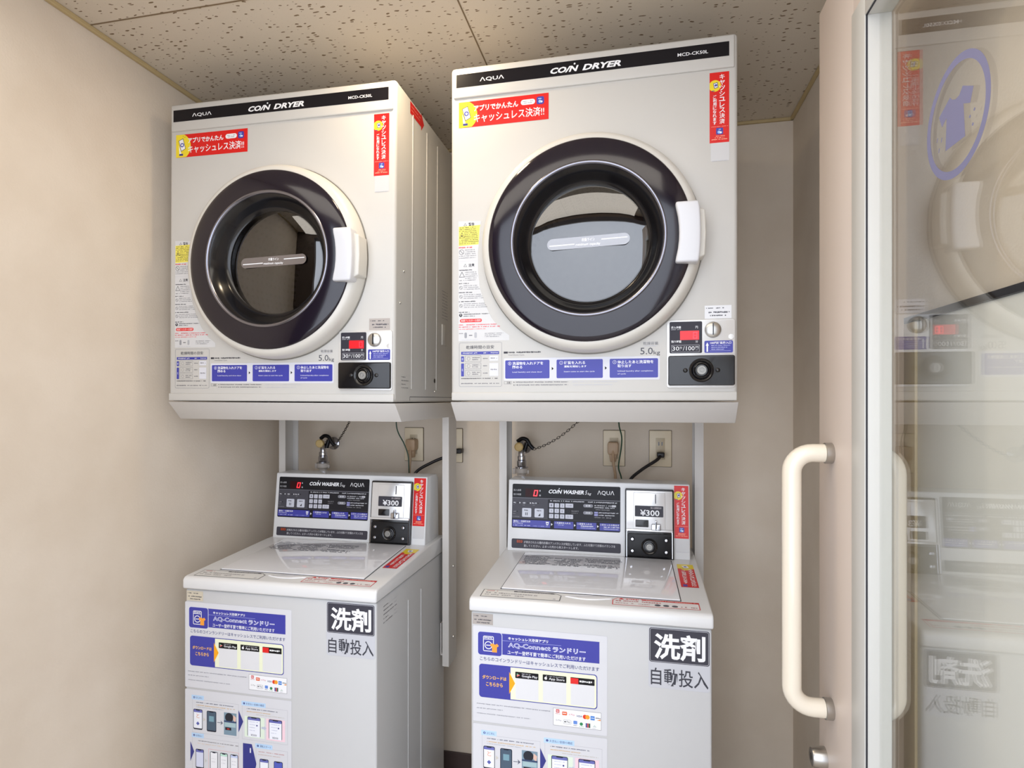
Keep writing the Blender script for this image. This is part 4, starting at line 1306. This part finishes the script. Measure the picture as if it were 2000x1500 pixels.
yw = YB - .085
wire([(-.058, yw, CH - .03), (-.057, yw, CH - .08), (-.049, yw, CH - .115), (-.050, yw, CH - .15), (-.057, yw, CH - .195), (-.058, yw, CH - .22), (-.049, yw, CH - .255), (-.05, yw, CH - .33), (-.05, yw - .01, CH - .45)], 'thin green wire hanging below the right dryer')
wire([(-.815, yw, CH - .03), (-.814, yw, CH - .085), (-.806, yw, CH - .115), (-.786, yw, CH - .15), (-.771, yw, CH - .19), (-.768, yw, CH - .23), (-.767, yw, CH - .27), (-.767, yw, CH - .33), (-.767, yw - .01, CH - .45)], 'thin green wire hanging below the left dryer')


def faucet(x, z, label):
    t = thing('faucet', label, 'faucet', (x, YB, CH + z), (0, 0, 0), 'faucets behind the washers')
    F = Frame((0, 0, 0), (1, 0, 0), (0, 0, 1), (0, -1, 0))
    b = bmesh.new(); lathe(b, F, 0, 0, [(0, 0), (24, 0), (23, 4), (14, 8), (11, 10), (11, 62)], 32)
    b2 = b
    tube(b2, [Vector(p) for p in smooth_path([(0, -.055, 0), (.001, -.072, -.003), (.003, -.08, -.014), (.004, -.082, -.034)], 6)], .0105, 18)
    obj('tap_body', b, M_chr, t)
    b = bmesh.new(); lathe(b, F, -3, 6, [(0, 100), (10.5, 100), (14.2, 97), (14.8, 90), (12.5, 82), (6, 78), (5, 62)], 32); obj('knob', b, mat('yellowed_knob', (226, 196, 134), .35), t)
    b = bmesh.new()
    tube(b, smooth_path([(-.012, -.070, .022), (.004, -.072, .032), (.020, -.072, .028), (.030, -.072, .012), (.042, -.07, -.002)], 6), .0066, 14)
    tube(b, [(.020, -.071, .018), (.012, -.072, -.010)], .0075, 14)
    obj('lever', b, M_blkm, t)
    Z = Frame((.004, -.082, 0), (1, 0, 0), (0, 1, 0), (0, 0, 1))
    b = bmesh.new()
    lathe(b, Z, 0, 0, [(0, -24), (13, -24), (14, -28), (14, -36), (12.5, -38), (16, -40), (16, -56), (14, -59), (22, -60), (22, -64), (0, -64)], 28)
    obj('coupling', b, M_chr, t)
    b = bmesh.new()
    lathe(b, Z, 0, 0, [(0, -64), (19, -64), (21, -66), (21.5, -79), (17, -83), (14.5, -86), (14.5, -92), (12, -94), (12, -106), (13.5, -108), (13.5, -135), (0, -135)], 28)
    box(b, Z, -30, -5, -84, -19, 5, -66, 1.5); box(b, Z, 19, -5, -82, 26, 5, -70, 1.5)
    obj('hose_connector', b, mat('white_hose_nut', (216, 208, 200), .4), t)
    return t


faucet(-.378, -.160, 'chrome faucet with yellowed knob behind the right washing machine')
faucet(-1.098, -.160, 'chrome faucet with yellowed knob behind the left washing machine')


def chain(p0, p1, sag, label):
    a, c = Vector(p0), Vector(p1)
    n = 22
    b = bmesh.new()
    pts = []
    for i in range(n + 1):
        q = a.lerp(c, i / n); q.z -= sag * 4 * (i / n) * (1 - i / n)
        pts.append(q)
    for i in range(n):
        m = (pts[i] + pts[i + 1]) / 2
        dv = (pts[i + 1] - pts[i])
        x = dv.normalized()
        up = Vector((0, 1, 0)) if i % 2 else x.cross(Vector((0, 1, 0))).normalized()
        up = (up - x * up.dot(x)).normalized()
        hl = dv.length * .68
        ring = [m + x * (hl * math.cos(2 * math.pi * k / 12)) + up * (.0034 * math.sin(2 * math.pi * k / 12)) for k in range(13)]
        tube(b, ring, .0010, 6, caps=False)
    tag(obj('chain', b, M_chain), label, 'chain', 'dull metal chains')


chain((-.336, YB - .072, CH - .163), (-.158, YB - .10, CH - .040), .018, 'dull metal chain rising from the faucet behind the right washer')
chain((-1.056, YB - .072, CH - .163), (-.965, YB - .10, CH - .040), .010, 'dull metal chain rising from the faucet behind the left washer')
